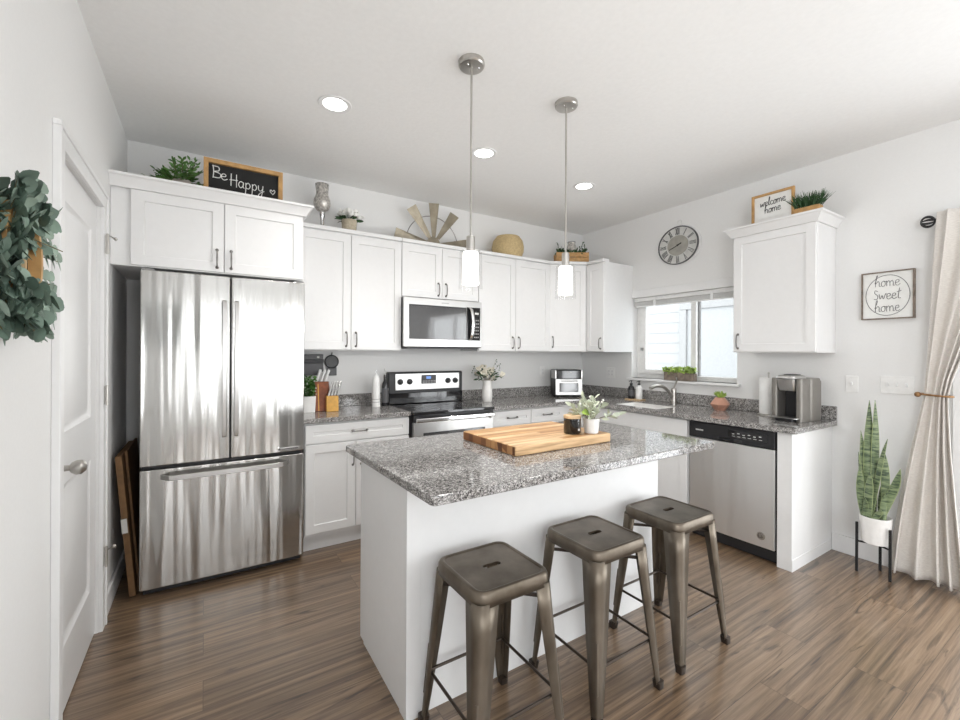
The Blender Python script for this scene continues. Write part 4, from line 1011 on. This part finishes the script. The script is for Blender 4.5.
MB().tube(smooth_line([(0, 0, 0.14), (0.002, -0.01, 0.17), (0.006, -0.025, 0.215), (-0.004, -0.03, 0.245)], 4), 0.0075, 8).build('lever', 'nickel', t)
t = thing('succulent_planter', 'faceted rose-copper planter with a small lime succulent on the counter', 'potted plant', (3.625, 1.955, CZ))
h6 = lambda r, z, a0: [(r * math.cos(a0 + i * PI / 3), r * math.sin(a0 + i * PI / 3), z) for i in range(6)]
MB().rings([h6(0.040, 0, 0), h6(0.078, 0.050, 0.3), h6(0.036, 0.105, 0)]).build('pot', 'copper', t, smooth=False)
lm = MB()
for i in range(26):
    a = i * 2.4; el = 0.35 + 0.045 * i
    lm.leaf((0.01 * math.cos(a), 0.01 * math.sin(a), 0.105), (math.cos(a) * math.cos(el), math.sin(a) * math.cos(el), math.sin(el)), 0.055, 0.018, None, -0.2, 0.4)
lm.build('foliage', 'lime', t)
# planter on the sill
t = thing('window_planter', 'weathered wooden box of lime green leaves on the windowsill', 'planter', (3.762, 2.405, WZ0 + 0.0006))
mb = MB()
for i in range(9): mb.box(-0.026, -0.021, -0.150 + i * 0.0335, -0.150 + i * 0.0335 + 0.0315, 0.0, 0.078 - 0.004 * (i % 2))
mb.box(-0.020, 0.028, -0.15, 0.15, 0, 0.070); mb.build('wooden_box', 'barnwood', t)
lm = MB()
for i in range(330):
    y = random.uniform(-0.155, 0.155); x = random.uniform(-0.03, 0.03)
    lm.leaf((x, y, random.uniform(0.065, 0.115)), (random.uniform(-1, 1), random.uniform(-1, 1), random.uniform(-0.2, 1)), random.uniform(0.024, 0.038), 0.02)
lm.build('foliage', 'lime', t)

# paper towel and coffee maker
t = thing('paper_towel_holder', 'white paper towel roll on an upright holder behind the coffee maker', 'paper towel holder', (3.650, 1.600, CZ))
MB().lathe([(0.072, 0), (0.072, 0.008), (0.066, 0.012)], (0, 0, 0), 'z', 28).build('base', 'nickel', t)
MB().lathe([(0.058, 0.0125), (0.060, 0.016), (0.060, 0.285), (0.058, 0.288), (0.018, 0.288), (0.018, 0.283)], (0, 0, 0), 'z', 32).build('paper_roll', 'paper', t)
mb = MB(); mb.cyl((0, 0, 0.28), 0.005, 0.04, seg=8); mb.ball((0, 0, 0.323), 0.008, 8, 6); mb.build('post', 'nickel', t)
t = thing('coffee_maker', 'grey and black single-serve pod coffee maker at the counter end', 'coffee maker', (3.580, 1.388, CZ), math.radians(-96))
t.scale = (1.04, 1.04, 1.03)
def rr(x0, x1, y0, y1, z, r=0.03, n=4):
    cx, cy = (x0 + x1) / 2, (y0 + y1) / 2; hx, hy = (x1 - x0) / 2, (y1 - y0) / 2; pts = []
    for sx, sy, a0 in ((1, 1, 0), (-1, 1, PI / 2), (-1, -1, PI), (1, -1, 3 * PI / 2)):
        for i in range(n + 1):
            a = a0 + PI / 2 * i / n; pts.append((cx + sx * (hx - r) + r * math.cos(a), cy + sy * (hy - r) + r * math.sin(a), z))
    return pts
# rear body, two cheeks and brewing head leave an open cup bay
MB().rings([rr(-0.092, 0.092, -0.01, 0.135, 0.0, 0.03), rr(-0.095, 0.095, -0.012, 0.138, 0.02, 0.03), rr(-0.095, 0.095, -0.012, 0.138, 0.265, 0.03), rr(-0.088, 0.088, -0.012, 0.130, 0.290, 0.03)]).build('tank_body', 'keurig', t, angle=50)
for sx in (-1, 1):
    MB().rings([rr(min(sx * 0.058, sx * 0.096), max(sx * 0.058, sx * 0.096), -0.125, -0.0125, z, 0.012) for z in (0.0, 0.29)]).build('side_cheek', 'keurig', t, 0.002)
MB().box(-0.0575, 0.0575, -0.020, -0.0125, 0.022, 0.205).build('cup_bay', 'black', t)
MB().rings([rr(-0.052, 0.052, -0.120, -0.0125, 0.205, 0.02), rr(-0.056, 0.056, -0.135, -0.0125, 0.235, 0.02), rr(-0.057, 0.057, -0.142, -0.0125, 0.285, 0.02)]).build('brewing_head', 'steelflat', t, angle=50)
MB().rings([rr(-0.060, 0.060, -0.155, 0.02, 0.2905, 0.03), rr(-0.058, 0.058, -0.150, 0.02, 0.305, 0.03), rr(-0.045, 0.045, -0.12, 0.01, 0.312, 0.03)]).build('lid', 'steelflat', t, angle=50)
MB().rings([rr(-0.038, 0.038, -0.10, 0.0, 0.3125, 0.02), rr(-0.034, 0.034, -0.095, -0.004, 0.3165, 0.02)]).build('button_panel', 'black', t)
MB().rings([rr(-0.0575, 0.0575, -0.165, -0.021, 0.0, 0.025), rr(-0.0575, 0.0575, -0.170, -0.021, 0.016, 0.025), rr(-0.0555, 0.0555, -0.166, -0.021, 0.021, 0.025)]).build('drip_tray', 'black', t)
MB().rings([rr(-0.09, 0.09, -0.178, -0.127, 0.022, 0.02), rr(-0.09, 0.09, -0.178, -0.127, 0.027, 0.02)]).build('tray_rim', 'steelflat', t)

# ------------------------------------------------------------------ outlets and switches
def plate(name, label, loc, rz, n, kind):
    t = thing(name, label, 'outlet' if kind == 'o' else 'light switch', loc, rz)
    wd = 0.07 + 0.046 * (n - 1)
    MB().box(-wd / 2, wd / 2, -0.006, -0.0005, -0.057, 0.057).build('cover_plate', 'whiteplastic', t, 0.002)
    for i in range(n):
        x = (i - (n - 1) / 2) * 0.046
        if kind == 's': MB().box(x - 0.006, x + 0.006, -0.016, -0.006, -0.010, 0.014).build('toggle', 'trim', t, 0.002)
        else:
            MB().box(x - 0.017, x + 0.017, -0.009, -0.006, -0.034, 0.034).build('receptacle', 'trim', t, 0.002)
            mb = MB()
            for dz in (-0.018, 0.018):
                for dx in (-0.006, 0.006): mb.box(x + dx - 0.0012, x + dx + 0.0012, -0.0095, -0.009, dz - 0.005, dz + 0.005)
            mb.build('slots', 'midgrey', t)
plate('light_switch', 'single white switch plate right of the wall cabinet, above the snake plant', (WR, 1.134, 1.184), -PI / 2, 1, 's')
plate('light_switch', 'wide white three-switch plate beside the curtain', (WR, 0.903, 1.192), -PI / 2, 3, 's')
plate('wall_outlet', 'white double outlet plate on the window wall beside the corner', (WR, 3.24, 1.175), -PI / 2, 2, 'o')
plate('wall_outlet', 'white single outlet on the back wall just left of the air fryer', (3.17, WB, 1.185), 0, 1, 'o')

# ------------------------------------------------------------------ décor above the cabinets
def fern(t, n, L, z0, m_, el0=0.2, el1=1.3, lw=0.012, ll=0.03, spread=0.02):
    sm, lm = MB(), MB()
    for i in range(n):
        a = random.uniform(0, 2 * PI); el = random.uniform(el0, el1); ln = L * random.uniform(0.7, 1.1)
        d_ = Vector((math.cos(a) * math.cos(el), math.sin(a) * math.cos(el), math.sin(el)))
        p0 = Vector((spread * math.cos(a), spread * math.sin(a), z0)); pts = [p0 + d_ * ln * k / 5 - Vector((0, 0, 0.25 * ln * (k / 5) ** 2 * math.cos(el))) for k in range(6)]
        sm.tube(pts, 0.0012, 4)
        for k in range(1, 6):
            for s_ in (-1, 1):
                sd = Vector((-math.sin(a), math.cos(a), 0.3)) * s_
                lm.leaf(pts[k], d_ + sd * 0.9 + Vector((0, 0, random.uniform(-0.3, 0.3))), ll, lw)
    sm.build('stems', 'stem', t); lm.build('foliage', m_, t)
FT_ = 2.3005        # top of the refrigerator cabinet
t = thing('potted_fern', 'green fern in a round grey pot above the refrigerator cabinet', 'potted plant', (-0.125, 3.26, FT_))
MB().lathe([(0.040, 0), (0.044, 0.003), (0.050, 0.150), (0.045, 0.150), (0.042, 0.13), (0.001, 0.13)], (0, 0, 0), 'z', 24).build('pot', 'stone', t)
fern(t, 44, 0.15, 0.135, 'green', 0.15, 1.4, 0.014, 0.032)
def framed(name, label, cat, loc, rz, w_, h, board, fw=0.02, dep=0.02, frame='oak', lean=0.0, write_fn=None):
    t = thing(name, label, cat, loc, rz)
    t.rotation_euler = (-lean, 0, rz)
    mb = MB()
    R = lambda e, y: [(-w_ / 2 + e, y, e), (w_ / 2 - e, y, e), (w_ / 2 - e, y, h - e), (-w_ / 2 + e, y, h - e)]
    mb.rings([R(0, 0), R(0, -dep), R(fw, -dep), R(fw, -0.004)], False, False); mb.build('frame', frame, t, angle=20)
    MB().box(-w_ / 2 + fw * 0.9, w_ / 2 - fw * 0.9, -0.008, -0.001, fw * 0.9, h - fw * 0.9).build('board', board, t)
    if write_fn:
        mb = MB(); mt = write_fn(mb); mb.build('lettering', mt, t)
    return t
def wr(mb):
    write(mb, 'Be', -0.180, 0.185, 0.075, -0.0095, 0.0026, -0.10, xs=1.15)
    write(mb, 'Happy', -0.085, 0.150, 0.078, -0.0095, 0.0026, -0.03, xs=1.0)
    write(mb, '*', 0.150, 0.140, 0.05, -0.0095, 0.0022); return 'chalkpen'
framed('chalkboard_sign', 'oak framed black chalkboard sign with white handwriting above the refrigerator', 'sign', (0.215, 3.20, FT_ + 0.001), 0, 0.450, 0.295, 'chalk', 0.026, 0.028, 'oak', 0.0, wr)
UTZ = UT_ + 0.0006
t = thing('candle_holder', 'speckled mercury-glass hurricane candle holder on a turned stem above the cabinets', 'candle holder', (0.765, 3.49, UTZ))
MB().lathe([(0.040, 0), (0.042, 0.006), (0.018, 0.018), (0.010, 0.05), (0.014, 0.08), (0.011, 0.11), (0.020, 0.135), (0.022, 0.17), (0.005, 0.172)], (0, 0, 0), 'z', 24).build('stem', 'chrome', t)
MB().lathe([(0.018, 0.1725), (0.045, 0.190), (0.062, 0.225), (0.060, 0.265), (0.045, 0.30), (0.043, 0.33), (0.050, 0.385)], (0, 0, 0), 'z', 28, True, False).build('glass_shade', 'pattern_glass', t, solid=0.003)
t = thing('flower_pot', 'round beige pot of white flowers above the cabinets beside the candle holder', 'potted plant', (0.975, 3.49, UTZ))
MB().lathe([(0.048, 0), (0.052, 0.003), (0.060, 0.14), (0.055, 0.14), (0.052, 0.125), (0.001, 0.125)], (0, 0, 0), 'z', 24).build('pot', 'basket', t)
fm, lm = MB(), MB()
for i in range(16):
    a = i * 2.4; r = 0.015 + 0.005 * i * 0.9; p = Vector((r * math.cos(a), r * math.sin(a), 0.20 - r * 0.35))
    fm.ball(p, 0.02, 8, 6)
    for k in range(10): fm.leaf(p, (math.cos(k), math.sin(k), random.uniform(-0.4, 1)), 0.042, 0.034, None, -0.4, 0.3)
for i in range(30):
    a = random.uniform(0, 2 * PI); lm.leaf((0.045 * math.cos(a), 0.045 * math.sin(a), 0.145), (math.cos(a), math.sin(a), random.uniform(-0.1, 0.4)), 0.065, 0.024)
fm.build('blossoms', 'whitepetal', t); lm.build('foliage', 'darkgreen', t)
# half windmill
t = thing('windmill_decoration', 'half-round rustic metal windmill fan leaning above the microwave cabinet', 'wall decoration', (1.745, 3.52, UTZ))
for i, a in enumerate((172, 126, 90, 55, 9)):
    a = math.radians(a); ca, sa = math.cos(a), math.sin(a); L = 0.375; zc = 0.06
    mb = MB()
    r0_, r1_ = 0.07, L; w0, w1 = 0.028, 0.088; px, pz = -sa, ca
    q = [(r0_ * ca + px * w0 / 2, 0.012, zc + r0_ * sa + pz * w0 / 2), (r0_ * ca - px * w0 / 2, -0.008, zc + r0_ * sa - pz * w0 / 2),
         (r1_ * ca - px * w1 / 2, -0.014, zc + r1_ * sa - pz * w1 / 2), (r1_ * ca + px * w1 / 2, 0.018, zc + r1_ * sa + pz * w1 / 2)]
    q = [(x, y, max(0.004, z)) for x, y, z in q]
    mb.face([mb.v(p) for p in q]); mb.build('blade', 'blade', t, solid=0.002, smooth=False)
MB().lathe([(0.066, -0.022), (0.066, -0.002), (0.02, 0.014), (0.001, 0.014)], (0, 0, 0.066), 'y', 24).build('hub', 'blade', t)
mb = MB(); mb.tube([(0.26 * math.cos(a), 0.024, 0.06 + 0.26 * math.sin(a)) for a in [PI * k / 24 for k in range(25)]], 0.004, 6); mb.build('rim_wire', 'pull', t)
t = thing('round_basket', 'round tan woven vase with a flat top above the right-hand wall cabinet', 'vase', (2.552, 3.49, UTZ))
MB().lathe([(0.10, 0), (0.135, 0.035), (0.158, 0.09), (0.160, 0.14), (0.148, 0.195), (0.115, 0.240), (0.06, 0.255), (0.001, 0.253)], (0, 0, 0), 'z', 36).build('vase', 'gourd', t)
# crate on the corner cabinet
t = thing('wooden_crate', 'wooden crate holding greenery and a glass jar above the corner cabinet', 'crate', (3.33, 3.40, UTZ), math.radians(-32))
mb = MB()
for k in range(3):
    z = 0.004 + k * 0.052
    mb.box(-0.165, 0.165, -0.075, -0.065, z, z + 0.046); mb.box(-0.165, 0.165, 0.065, 0.075, z, z + 0.046)
    mb.box(-0.165, -0.155, -0.0645, 0.0645, z, z + 0.046); mb.box(0.155, 0.165, -0.0645, 0.0645, z, z + 0.046)
for sx in (-1, 1):
    for sy in (-1, 1): mb.box(sx * 0.166 - 0.006, sx * 0.166 + 0.006, sy * 0.076 - 0.006, sy * 0.076 + 0.006, 0, 0.156)
mb.box(-0.155, 0.155, -0.064, 0.064, 0.004, 0.012); mb.build('slats', 'oak', t)
fm_ = MB()
for i in range(260):
    x = random.uniform(-0.15, 0.15); fm_.leaf((x, random.uniform(-0.06, 0.06), random.uniform(0.12, 0.185)), (random.uniform(-1, 1), random.uniform(-1, 1), random.uniform(-0.2, 1)), 0.04, 0.02)
for x, hz in ((-0.14, 0.26), (-0.10, 0.22), (0.12, 0.27), (0.15, 0.24), (0.09, 0.22)):
    fm_.tube([(x * 0.9, 0, 0.1), (x, 0, hz)], 0.0015, 4)
    for k in range(5): fm_.leaf((x, 0, hz - 0.02 * k), (random.uniform(-1, 1), random.uniform(-1, 1), 0.5), 0.035, 0.014)
fm_.build('greenery', 'darkgreen', t)
j = thing('glass_jar', 'clear glass jar standing among the leaves in the wooden crate', 'jar', (3.34, 3.405, UTZ + 0.0125))
MB().lathe([(0.045, 0), (0.050, 0.006), (0.050, 0.22), (0.040, 0.245), (0.040, 0.262), (0.043, 0.266)], (0, 0, 0), 'z', 24, True, False).build('glass', 'pattern_glass', j, solid=0.002)
MB().lathe([(0.044, 0.262), (0.044, 0.272), (0.040, 0.275)], (0, 0, 0), 'z', 24, False, False).build('rim', 'midgrey', j)
# sign and grass on the right cabinet
RT = 2.2955
def wr2(mb):
    write(mb, 'welcome', 0.0, 0.215, 0.060, -0.0095, 0.0022, 0.06, center=True, xs=0.9)
    write(mb, 'home', 0.0, 0.160, 0.060, -0.0095, 0.0022, 0.05, center=True, xs=0.9); return 'ink'
framed('welcome_sign', 'small oak framed white sign with black script above the right wall cabinet', 'sign', (3.585, 1.545, RT + 0.001), -PI / 2, 0.285, 0.305, 'signwhite', 0.016, 0.022, 'oak', 0.0, wr2)
t = thing('grass_planter', 'narrow wooden trough of artificial green grass beside the small framed sign', 'potted plant', (3.575, 1.318, RT + 0.001))
MB().box(-0.035, 0.035, -0.075, 0.075, 0, 0.125).build('trough', 'oak', t, 0.003)
gm = MB()
for i in range(260):
    x, y = random.uniform(-0.028, 0.028), random.uniform(-0.07, 0.07)
    gm.leaf((x, y, 0.12), (random.uniform(-0.5, 0.5) + x * 5, random.uniform(-0.5, 0.5) + y * 6, 1.2), random.uniform(0.07, 0.12), 0.006, None, 0.25, 0.1, 3)
gm.build('grass', 'darkgreen', t)

# ------------------------------------------------------------------ clock
t = thing('wall_clock', 'round grey wall clock with roman numerals above the window', 'clock', (WR, 2.425, 2.408), -PI / 2)
def oval(rx, rz, y, n=48): return [(rx * math.cos(2 * PI * i / n), y, rz * math.sin(2 * PI * i / n)) for i in range(n)]
MB().rings([oval(0.212, 0.186, -0.0005), oval(0.215, 0.189, -0.012), oval(0.205, 0.180, -0.016)]).build('back_ring', 'trim', t)
MB().rings([oval(0.200, 0.176, -0.0165), oval(0.200, 0.176, -0.036)]).build('case', 'clockface', t)
MB().rings([oval(0.204, 0.180, -0.030), oval(0.204, 0.180, -0.042), oval(0.194, 0.170, -0.042), oval(0.194, 0.170, -0.034)], False, False).build('rim', 'darkgrey', t)
MB().rings([oval(0.106, 0.094, -0.0362), oval(0.106, 0.094, -0.0385)]).build('centre_disc', 'clockcentre', t)
for i, txt in enumerate(['XII', 'I', 'II', 'III', 'IV', 'V', 'VI', 'VII', 'VIII', 'IX', 'X', 'XI']):
    nm = MB(); th = math.radians(90 - 30 * i); h = 0.062; xs = 0.60
    tw = sum(GL[c][0] for c in txt) * h * xs; x = -tw / 2
    for c in txt:
        for stt in GL[c][1]:
            pts = []
            for px, pz in stt:
                u, v = x + px * h * xs, pz * h - h / 2
                an = th - PI / 2
                X_, Z_ = u * math.cos(an) - v * math.sin(an), u * math.sin(an) + v * math.cos(an)
                pts.append((0.150 * math.cos(th) + X_, -0.0385, 0.132 * math.sin(th) + Z_))
            nm.tube(pts, 0.0032, 5)
        x += GL[c][0] * h * xs
    nm.build('numeral', 'greyink', t)
mb = MB(); mb.tube([(0.035, -0.042, 0.012), (-0.085, -0.042, -0.032)], 0.0028, 6); mb.tube([(0.0, -0.0445, 0.0), (0.04, -0.0445, 0.016)], 0.0035, 6); mb.ball((0, -0.042, 0), 0.008, 8, 6); mb.build('hands', 'ink', t)
mb = MB(); mb.tube([(0.020 * math.cos(a), -0.012, 0.218 + 0.026 * math.sin(a)) for a in [2 * PI * k / 16 for k in range(17)]], 0.004, 6); mb.build('hanging_ring', 'signwhite', t)

# "home sweet home" sign
def wr3(mb):
    write(mb, 'home', 0.0, 0.215, 0.072, -0.022, 0.0017, 0.0, center=True, xs=0.85)
    write(mb, 'sweet', 0.0, 0.130, 0.072, -0.022, 0.0019, 0.0, center=True, xs=0.85)
    write(mb, 'home', 0.0, 0.050, 0.072, -0.022, 0.0017, 0.0, center=True, xs=0.85)
    mb.tube([(0.108 * math.cos(a), -0.0225, 0.156 + 0.132 * math.sin(a)) for a in [2 * PI * k / 40 for k in range(41)]], 0.0018, 5)
    return 'greyink'
t = thing('home_sign', 'square framed sign with script lettering inside a wreath circle, on the wall by the curtain', 'sign', (WR, 0.947, 1.622), -PI / 2)
mb = MB(); R = lambda e, y: [(-0.130 + e, y, e), (0.130 - e, y, e), (0.130 - e, y, 0.312 - e), (-0.130 + e, y, 0.312 - e)]
mb.rings([R(0, -0.0005), R(0, -0.034), R(0.007, -0.034), R(0.007, -0.018)], False, False); mb.build('frame', 'barnwood', t, angle=20)
MB().box(-0.124, 0.124, -0.021, -0.002, 0.006, 0.306).build('board', 'signwhite', t)
mb = MB(); wr3(mb); mb.build('lettering', 'greyink', t)

# ------------------------------------------------------------------ wreath on the left wall
random.seed(11)
wy, wz = 1.447, 1.613
t = thing('eucalyptus_wreath', 'eucalyptus wreath on a wooden hoop hanging on the left wall', 'wreath', (WL + 0.001, wy, wz))
hr = []
for i in range(49):
    a = 2 * PI * i / 48; hr.append([(dx, rr_ * math.cos(a), rr_ * math.sin(a)) for dx, rr_ in ((0.052, 0.112), (0.078, 0.112), (0.078, 0.126), (0.052, 0.126))])
MB().rings(hr, False, False).build('hoop', 'oak', t)
hr = []
for i in range(49):
    a = 2 * PI * i / 48; hr.append([(0.03 + dx, rr_ * math.cos(a), rr_ * math.sin(a)) for dx, rr_ in ((0, 0.098), (0.022, 0.098), (0.022, 0.107), (0, 0.107))])
MB().rings(hr, False, False).build('inner_hoop', 'lid', t)
l1, l2, sm = MB(), MB(), MB()
for i in range(170):
    a = random.uniform(-PI, PI)
    dens = 1.0 if (math.sin(a) < -0.2 or math.sin(a) > 0.25 or random.random() < 0.5) else 0.6
    r0_ = random.uniform(0.06, 0.125); tang = Vector((0, -math.sin(a), math.cos(a))) * random.choice((-1, 1)); out = Vector((0, math.cos(a), math.sin(a)))
    base_p = out * r0_ + Vector((random.uniform(0.02, 0.075), 0, 0))
    side = abs(math.sin(a)) < 0.62 and math.cos(a) > 0
    if side: base_p = out * random.choice((0.05, 0.065, 0.145, 0.155, 0.165, 0.175)) + Vector((random.uniform(0.012, 0.05), 0, 0))
    d_ = (tang * random.uniform(0.2, 0.9) + out * random.uniform(0.15, 0.75) + Vector((random.uniform(0.0, 0.35), 0, 0))).normalized()
    L = random.uniform(0.05, 0.095)
    if side: d_.x = 0
    sm.tube([base_p, base_p + d_ * L], 0.0014, 4)
    for k in range(4):
        p = base_p + d_ * L * (0.25 + 0.25 * k)
        for s_ in (-1, 1):
            dd = d_ * 0.6 + d_.cross(Vector((1, 0, 0))) * s_ + Vector((random.uniform(-0.2, 0.1 if side else 0.7), 0, 0))
            nn = (1.0, random.uniform(-0.6, 0.6), random.uniform(-0.6, 0.6))
            if p.x < 0.012: p.x = 0.012
            if p.y > 0 and abs(p.z + 0.005) < 0.062 and abs(math.hypot(p.y, p.z) - 0.119) < 0.036 and p.x > 0.03: continue
            (l1 if random.random() < 0.68 else l2).leaf(p, (max(dd.x, -0.02), dd.y, dd.z), random.uniform(0.032, 0.046), random.uniform(0.030, 0.041), nn, random.uniform(-0.25, 0.05), 0.15)
for ya, za, yb, zb in ((0.16, 0.12, 0.29, 0.155), (0.17, 0.07, 0.32, 0.065), (0.18, 0.04, 0.37, 0.050), (0.17, -0.09, 0.31, -0.13), (0.16, -0.05, 0.29, -0.07), (0.17, 0.09, 0.27, 0.10), (0.17, -0.02, 0.28, -0.02)):
    p0, p1 = Vector((0.035, ya, za)), Vector((0.055, yb, zb)); sm.tube([p0, p1], 0.0014, 4); d_ = (p1 - p0).normalized()
    for k in range(4):
        for s_ in (-1, 1): l2.leaf(p0.lerp(p1, 0.3 + 0.22 * k), d_ + d_.cross(Vector((1, 0, 0))) * s_, 0.038, 0.032, (1, 0.2 * s_, 0.1), 0.0, 0.15)
sm.build('stems', 'stem', t); l1.build('foliage', 'euca', t); l2.build('pale_foliage', 'euca2', t)

# ------------------------------------------------------------------ curtain, rod, snake plant
t = thing('curtain_rod', 'dark metal curtain rod with a round cage finial above the sliding door', 'curtain rod', (WR - 0.068, 0.715, 2.200))
MB().tube([(0, 0, 0), (0, -2.2, 0)], 0.011, 12).build('rod', 'blackmetal', t)
mb = MB()
for k in range(5):
    an = PI * k / 5
    mb.tube([(0.034 * math.sin(q) * math.cos(an), 0.036 + 0.031 * math.cos(q), 0.034 * math.sin(q) * math.sin(an)) for q in [2 * PI * i / 20 for i in range(21)]], 0.0038, 5)
mb.lathe([(0.012, 0), (0.012, 0.01)], (0, 0.004, 0), 'y', 12); mb.build('finial', 'blackmetal', t)
mb = MB().box(0.060, 0.0675, -0.05, -0.02, -0.04, 0.04); mb.tube([(0.063, -0.035, 0), (0.0, -0.035, 0)], 0.007, 8); mb.build('bracket', 'blackmetal', t)
t = thing('curtain', 'pale linen curtain gathered by a tieback beside the sliding door', 'curtain', (WR - 0.108, 0.60, 0.03))
keys = [(2.245, 0.700, 0.28, 0.040), (2.10, 0.708, 0.31, 0.040), (1.8, 0.722, 0.44, 0.038), (1.5, 0.735, 0.56, 0.030), (1.25, 0.750, 0.635, 0.026), (1.145, 0.756, 0.655, 0.022), (1.05, 0.772, 0.652, 0.026),
        (0.8, 0.815, 0.640, 0.036), (0.5, 0.862, 0.618, 0.046), (0.25, 0.893, 0.600, 0.054), (0.022, 0.915, 0.580, 0.058)]
NZ, NY = 64, 120
mb = MB(); grid = []
for i in range(NZ + 1):
    z = 2.245 + (0.022 - 2.245) * i / NZ
    for a, b in zip(keys, keys[1:]):
        if a[0] >= z - 1e-6 >= b[0] - 2e-6: break
    f_ = (a[0] - z) / (a[0] - b[0]); f_ = min(1, max(0, f_))
    ya, yb, am = (a[k] + (b[k] - a[k]) * f_ for k in (1, 2, 3))
    row = []
    for j in range(NY + 1):
        s_ = j / NY
        ph = 2 * PI * (4.6 * s_ + 0.35 * math.sin(2.2 * PI * s_ + 0.7)) + 0.25 * math.sin(z * 2.1 + 5 * s_)
        x = 0.62 * am * (math.sin(ph) * 0.85 + 0.22 * math.sin(2.3 * ph + z) + 0.08 * math.sin(17 * s_ + 3 * z))
        y = ya + (yb - ya) * s_ + 0.012 * math.sin(ph * 1 + 1.2) * (am / 0.04)
        row.append(mb.v((min(x, 0.075), y - 0.60, z - 0.03)))
    grid.append(row)
for i in range(NZ):
    for j in range(NY): mb.face([grid[i][j], grid[i][j + 1], grid[i + 1][j + 1], grid[i + 1][j]])
mb.build('cloth', 'linen', t, solid=0.003, angle=80)
mb = MB(); mb.tube([(0.0 + 0.040 * math.cos(a), 0.105 + 0.070 * math.sin(a), 1.118 + 0.004 * math.sin(a)) for a in [2 * PI * k / 24 for k in range(25)]], 0.006, 8)
mb.ball((-0.02, 0.180, 1.118), 0.016, 10, 8); mb.tube([(-0.01, 0.17, 1.118), (0.106, 0.20, 1.118)], 0.005, 6); mb.build('tieback', 'rust', t)

t = thing('plant_stand', 'black metal mid-century plant stand on the floor by the curtain', 'plant stand', (3.578, 0.952, 0), math.radians(8))
for a in (-0.14, 1.90, 4.10):
    x, y = 0.090 * math.cos(a), 0.090 * math.sin(a)
    MB().box(x - 0.007, x + 0.007, y - 0.007, y + 0.007, 0, 0.315).build('leg', 'blackmetal', t, 0.001)
mb = MB()
for a in (-0.14, 1.90, 4.10):
    c_, s2 = 0.090 * math.cos(a), 0.090 * math.sin(a); mb.tube([(c_, s2, 0.193), (0, 0, 0.193)], 0.006, 4)
mb.build('cross_bars', 'blackmetal', t)
t = thing('snake_plant', 'tall snake plant in a white pot on the black stand', 'potted plant', (3.578, 0.952, 0.2005))
MB().lathe([(0.060, 0), (0.068, 0.004), (0.079, 0.165), (0.075, 0.168), (0.071, 0.160), (0.070, 0.135), (0.001, 0.135)], (0, 0, 0), 'z', 32).build('pot', 'white', t)
MB().lathe([(0.0695, 0.1355), (0.001, 0.140)], (0, 0, 0), 'z', 20).build('soil', 'soil', t)
random.seed(5)
#      base dx,dy   tip dx,dy   height  width
blades = [(-0.005, 0.030, 0.00, 0.040, 0.76, 0.050), (0.01, 0.000, 0.00, 0.012, 0.765, 0.048), (0.01, 0.045, 0.0, 0.082, 0.56, 0.042), (-0.03, 0.02, -0.02, -0.066, 0.53, 0.034), (0.0, -0.050, 0.0, -0.030, 0.47, 0.048),
          (-0.03, -0.045, -0.02, -0.115, 0.36, 0.052), (-0.05, 0.015, -0.055, 0.018, 0.315, 0.054), (-0.03, 0.050, -0.03, 0.078, 0.33, 0.046), (-0.01, 0.055, 0.0, 0.080, 0.42, 0.036), (-0.04, -0.045, -0.03, -0.060, 0.20, 0.034),
          (-0.055, -0.015, -0.07, -0.035, 0.10, 0.040), (-0.05, 0.03, -0.06, 0.045, 0.15, 0.032), (0.03, -0.02, 0.03, -0.030, 0.30, 0.040)]
bm1 = MB(); bm1.mi = 0
for (bx, by, tx, ty, hgt, wd) in blades:
    a0 = random.uniform(-0.6, 0.6); tw = random.uniform(-0.9, 0.9); n = 14; rows = []
    for i in range(n + 1):
        s_ = i / n; cx = bx + (tx - bx) * s_ ** 1.3 + 0.008 * math.sin(3 * s_ + a0); cy = by + (ty - by) * s_ ** 1.3 + 0.008 * math.sin(4 * s_ + a0 * 3)
        wv = wd * 0.44 * (0.32 + 0.68 * math.sin(PI / 2 * min(1, s_ * 1.7))) * (1 - max(0, (s_ - 0.60) / 0.40) ** 1.9) + 0.0006
        an = 0.95 + a0 * 0.6 + tw * s_            # blades turn roughly flat to the room
        dx, dy = -math.sin(an - 0.9) , math.cos(an - 0.9)
        nx, ny = math.cos(an - 0.9), math.sin(an - 0.9)
        z = 0.137 + hgt * s_
        row = []
        for k, e in enumerate((-1, -0.86, -0.4, 0, 0.4, 0.86, 1)):
            row.append(bm1.v((cx + dx * wv * e + nx * 0.22 * wv * e * e, cy + dy * wv * e + ny * 0.22 * wv * e * e, z)))
        rows.append(row)
    for r1, r2 in zip(rows, rows[1:]):
        for k in range(6):
            bm1.mi = 1 if k in (0, 5) else 0
            bm1.face([r1[k], r1[k + 1], r2[k + 1], r2[k]])
bm1.build('leaves', ['snake', 'snakeedge'], t, solid=0.003, angle=80)
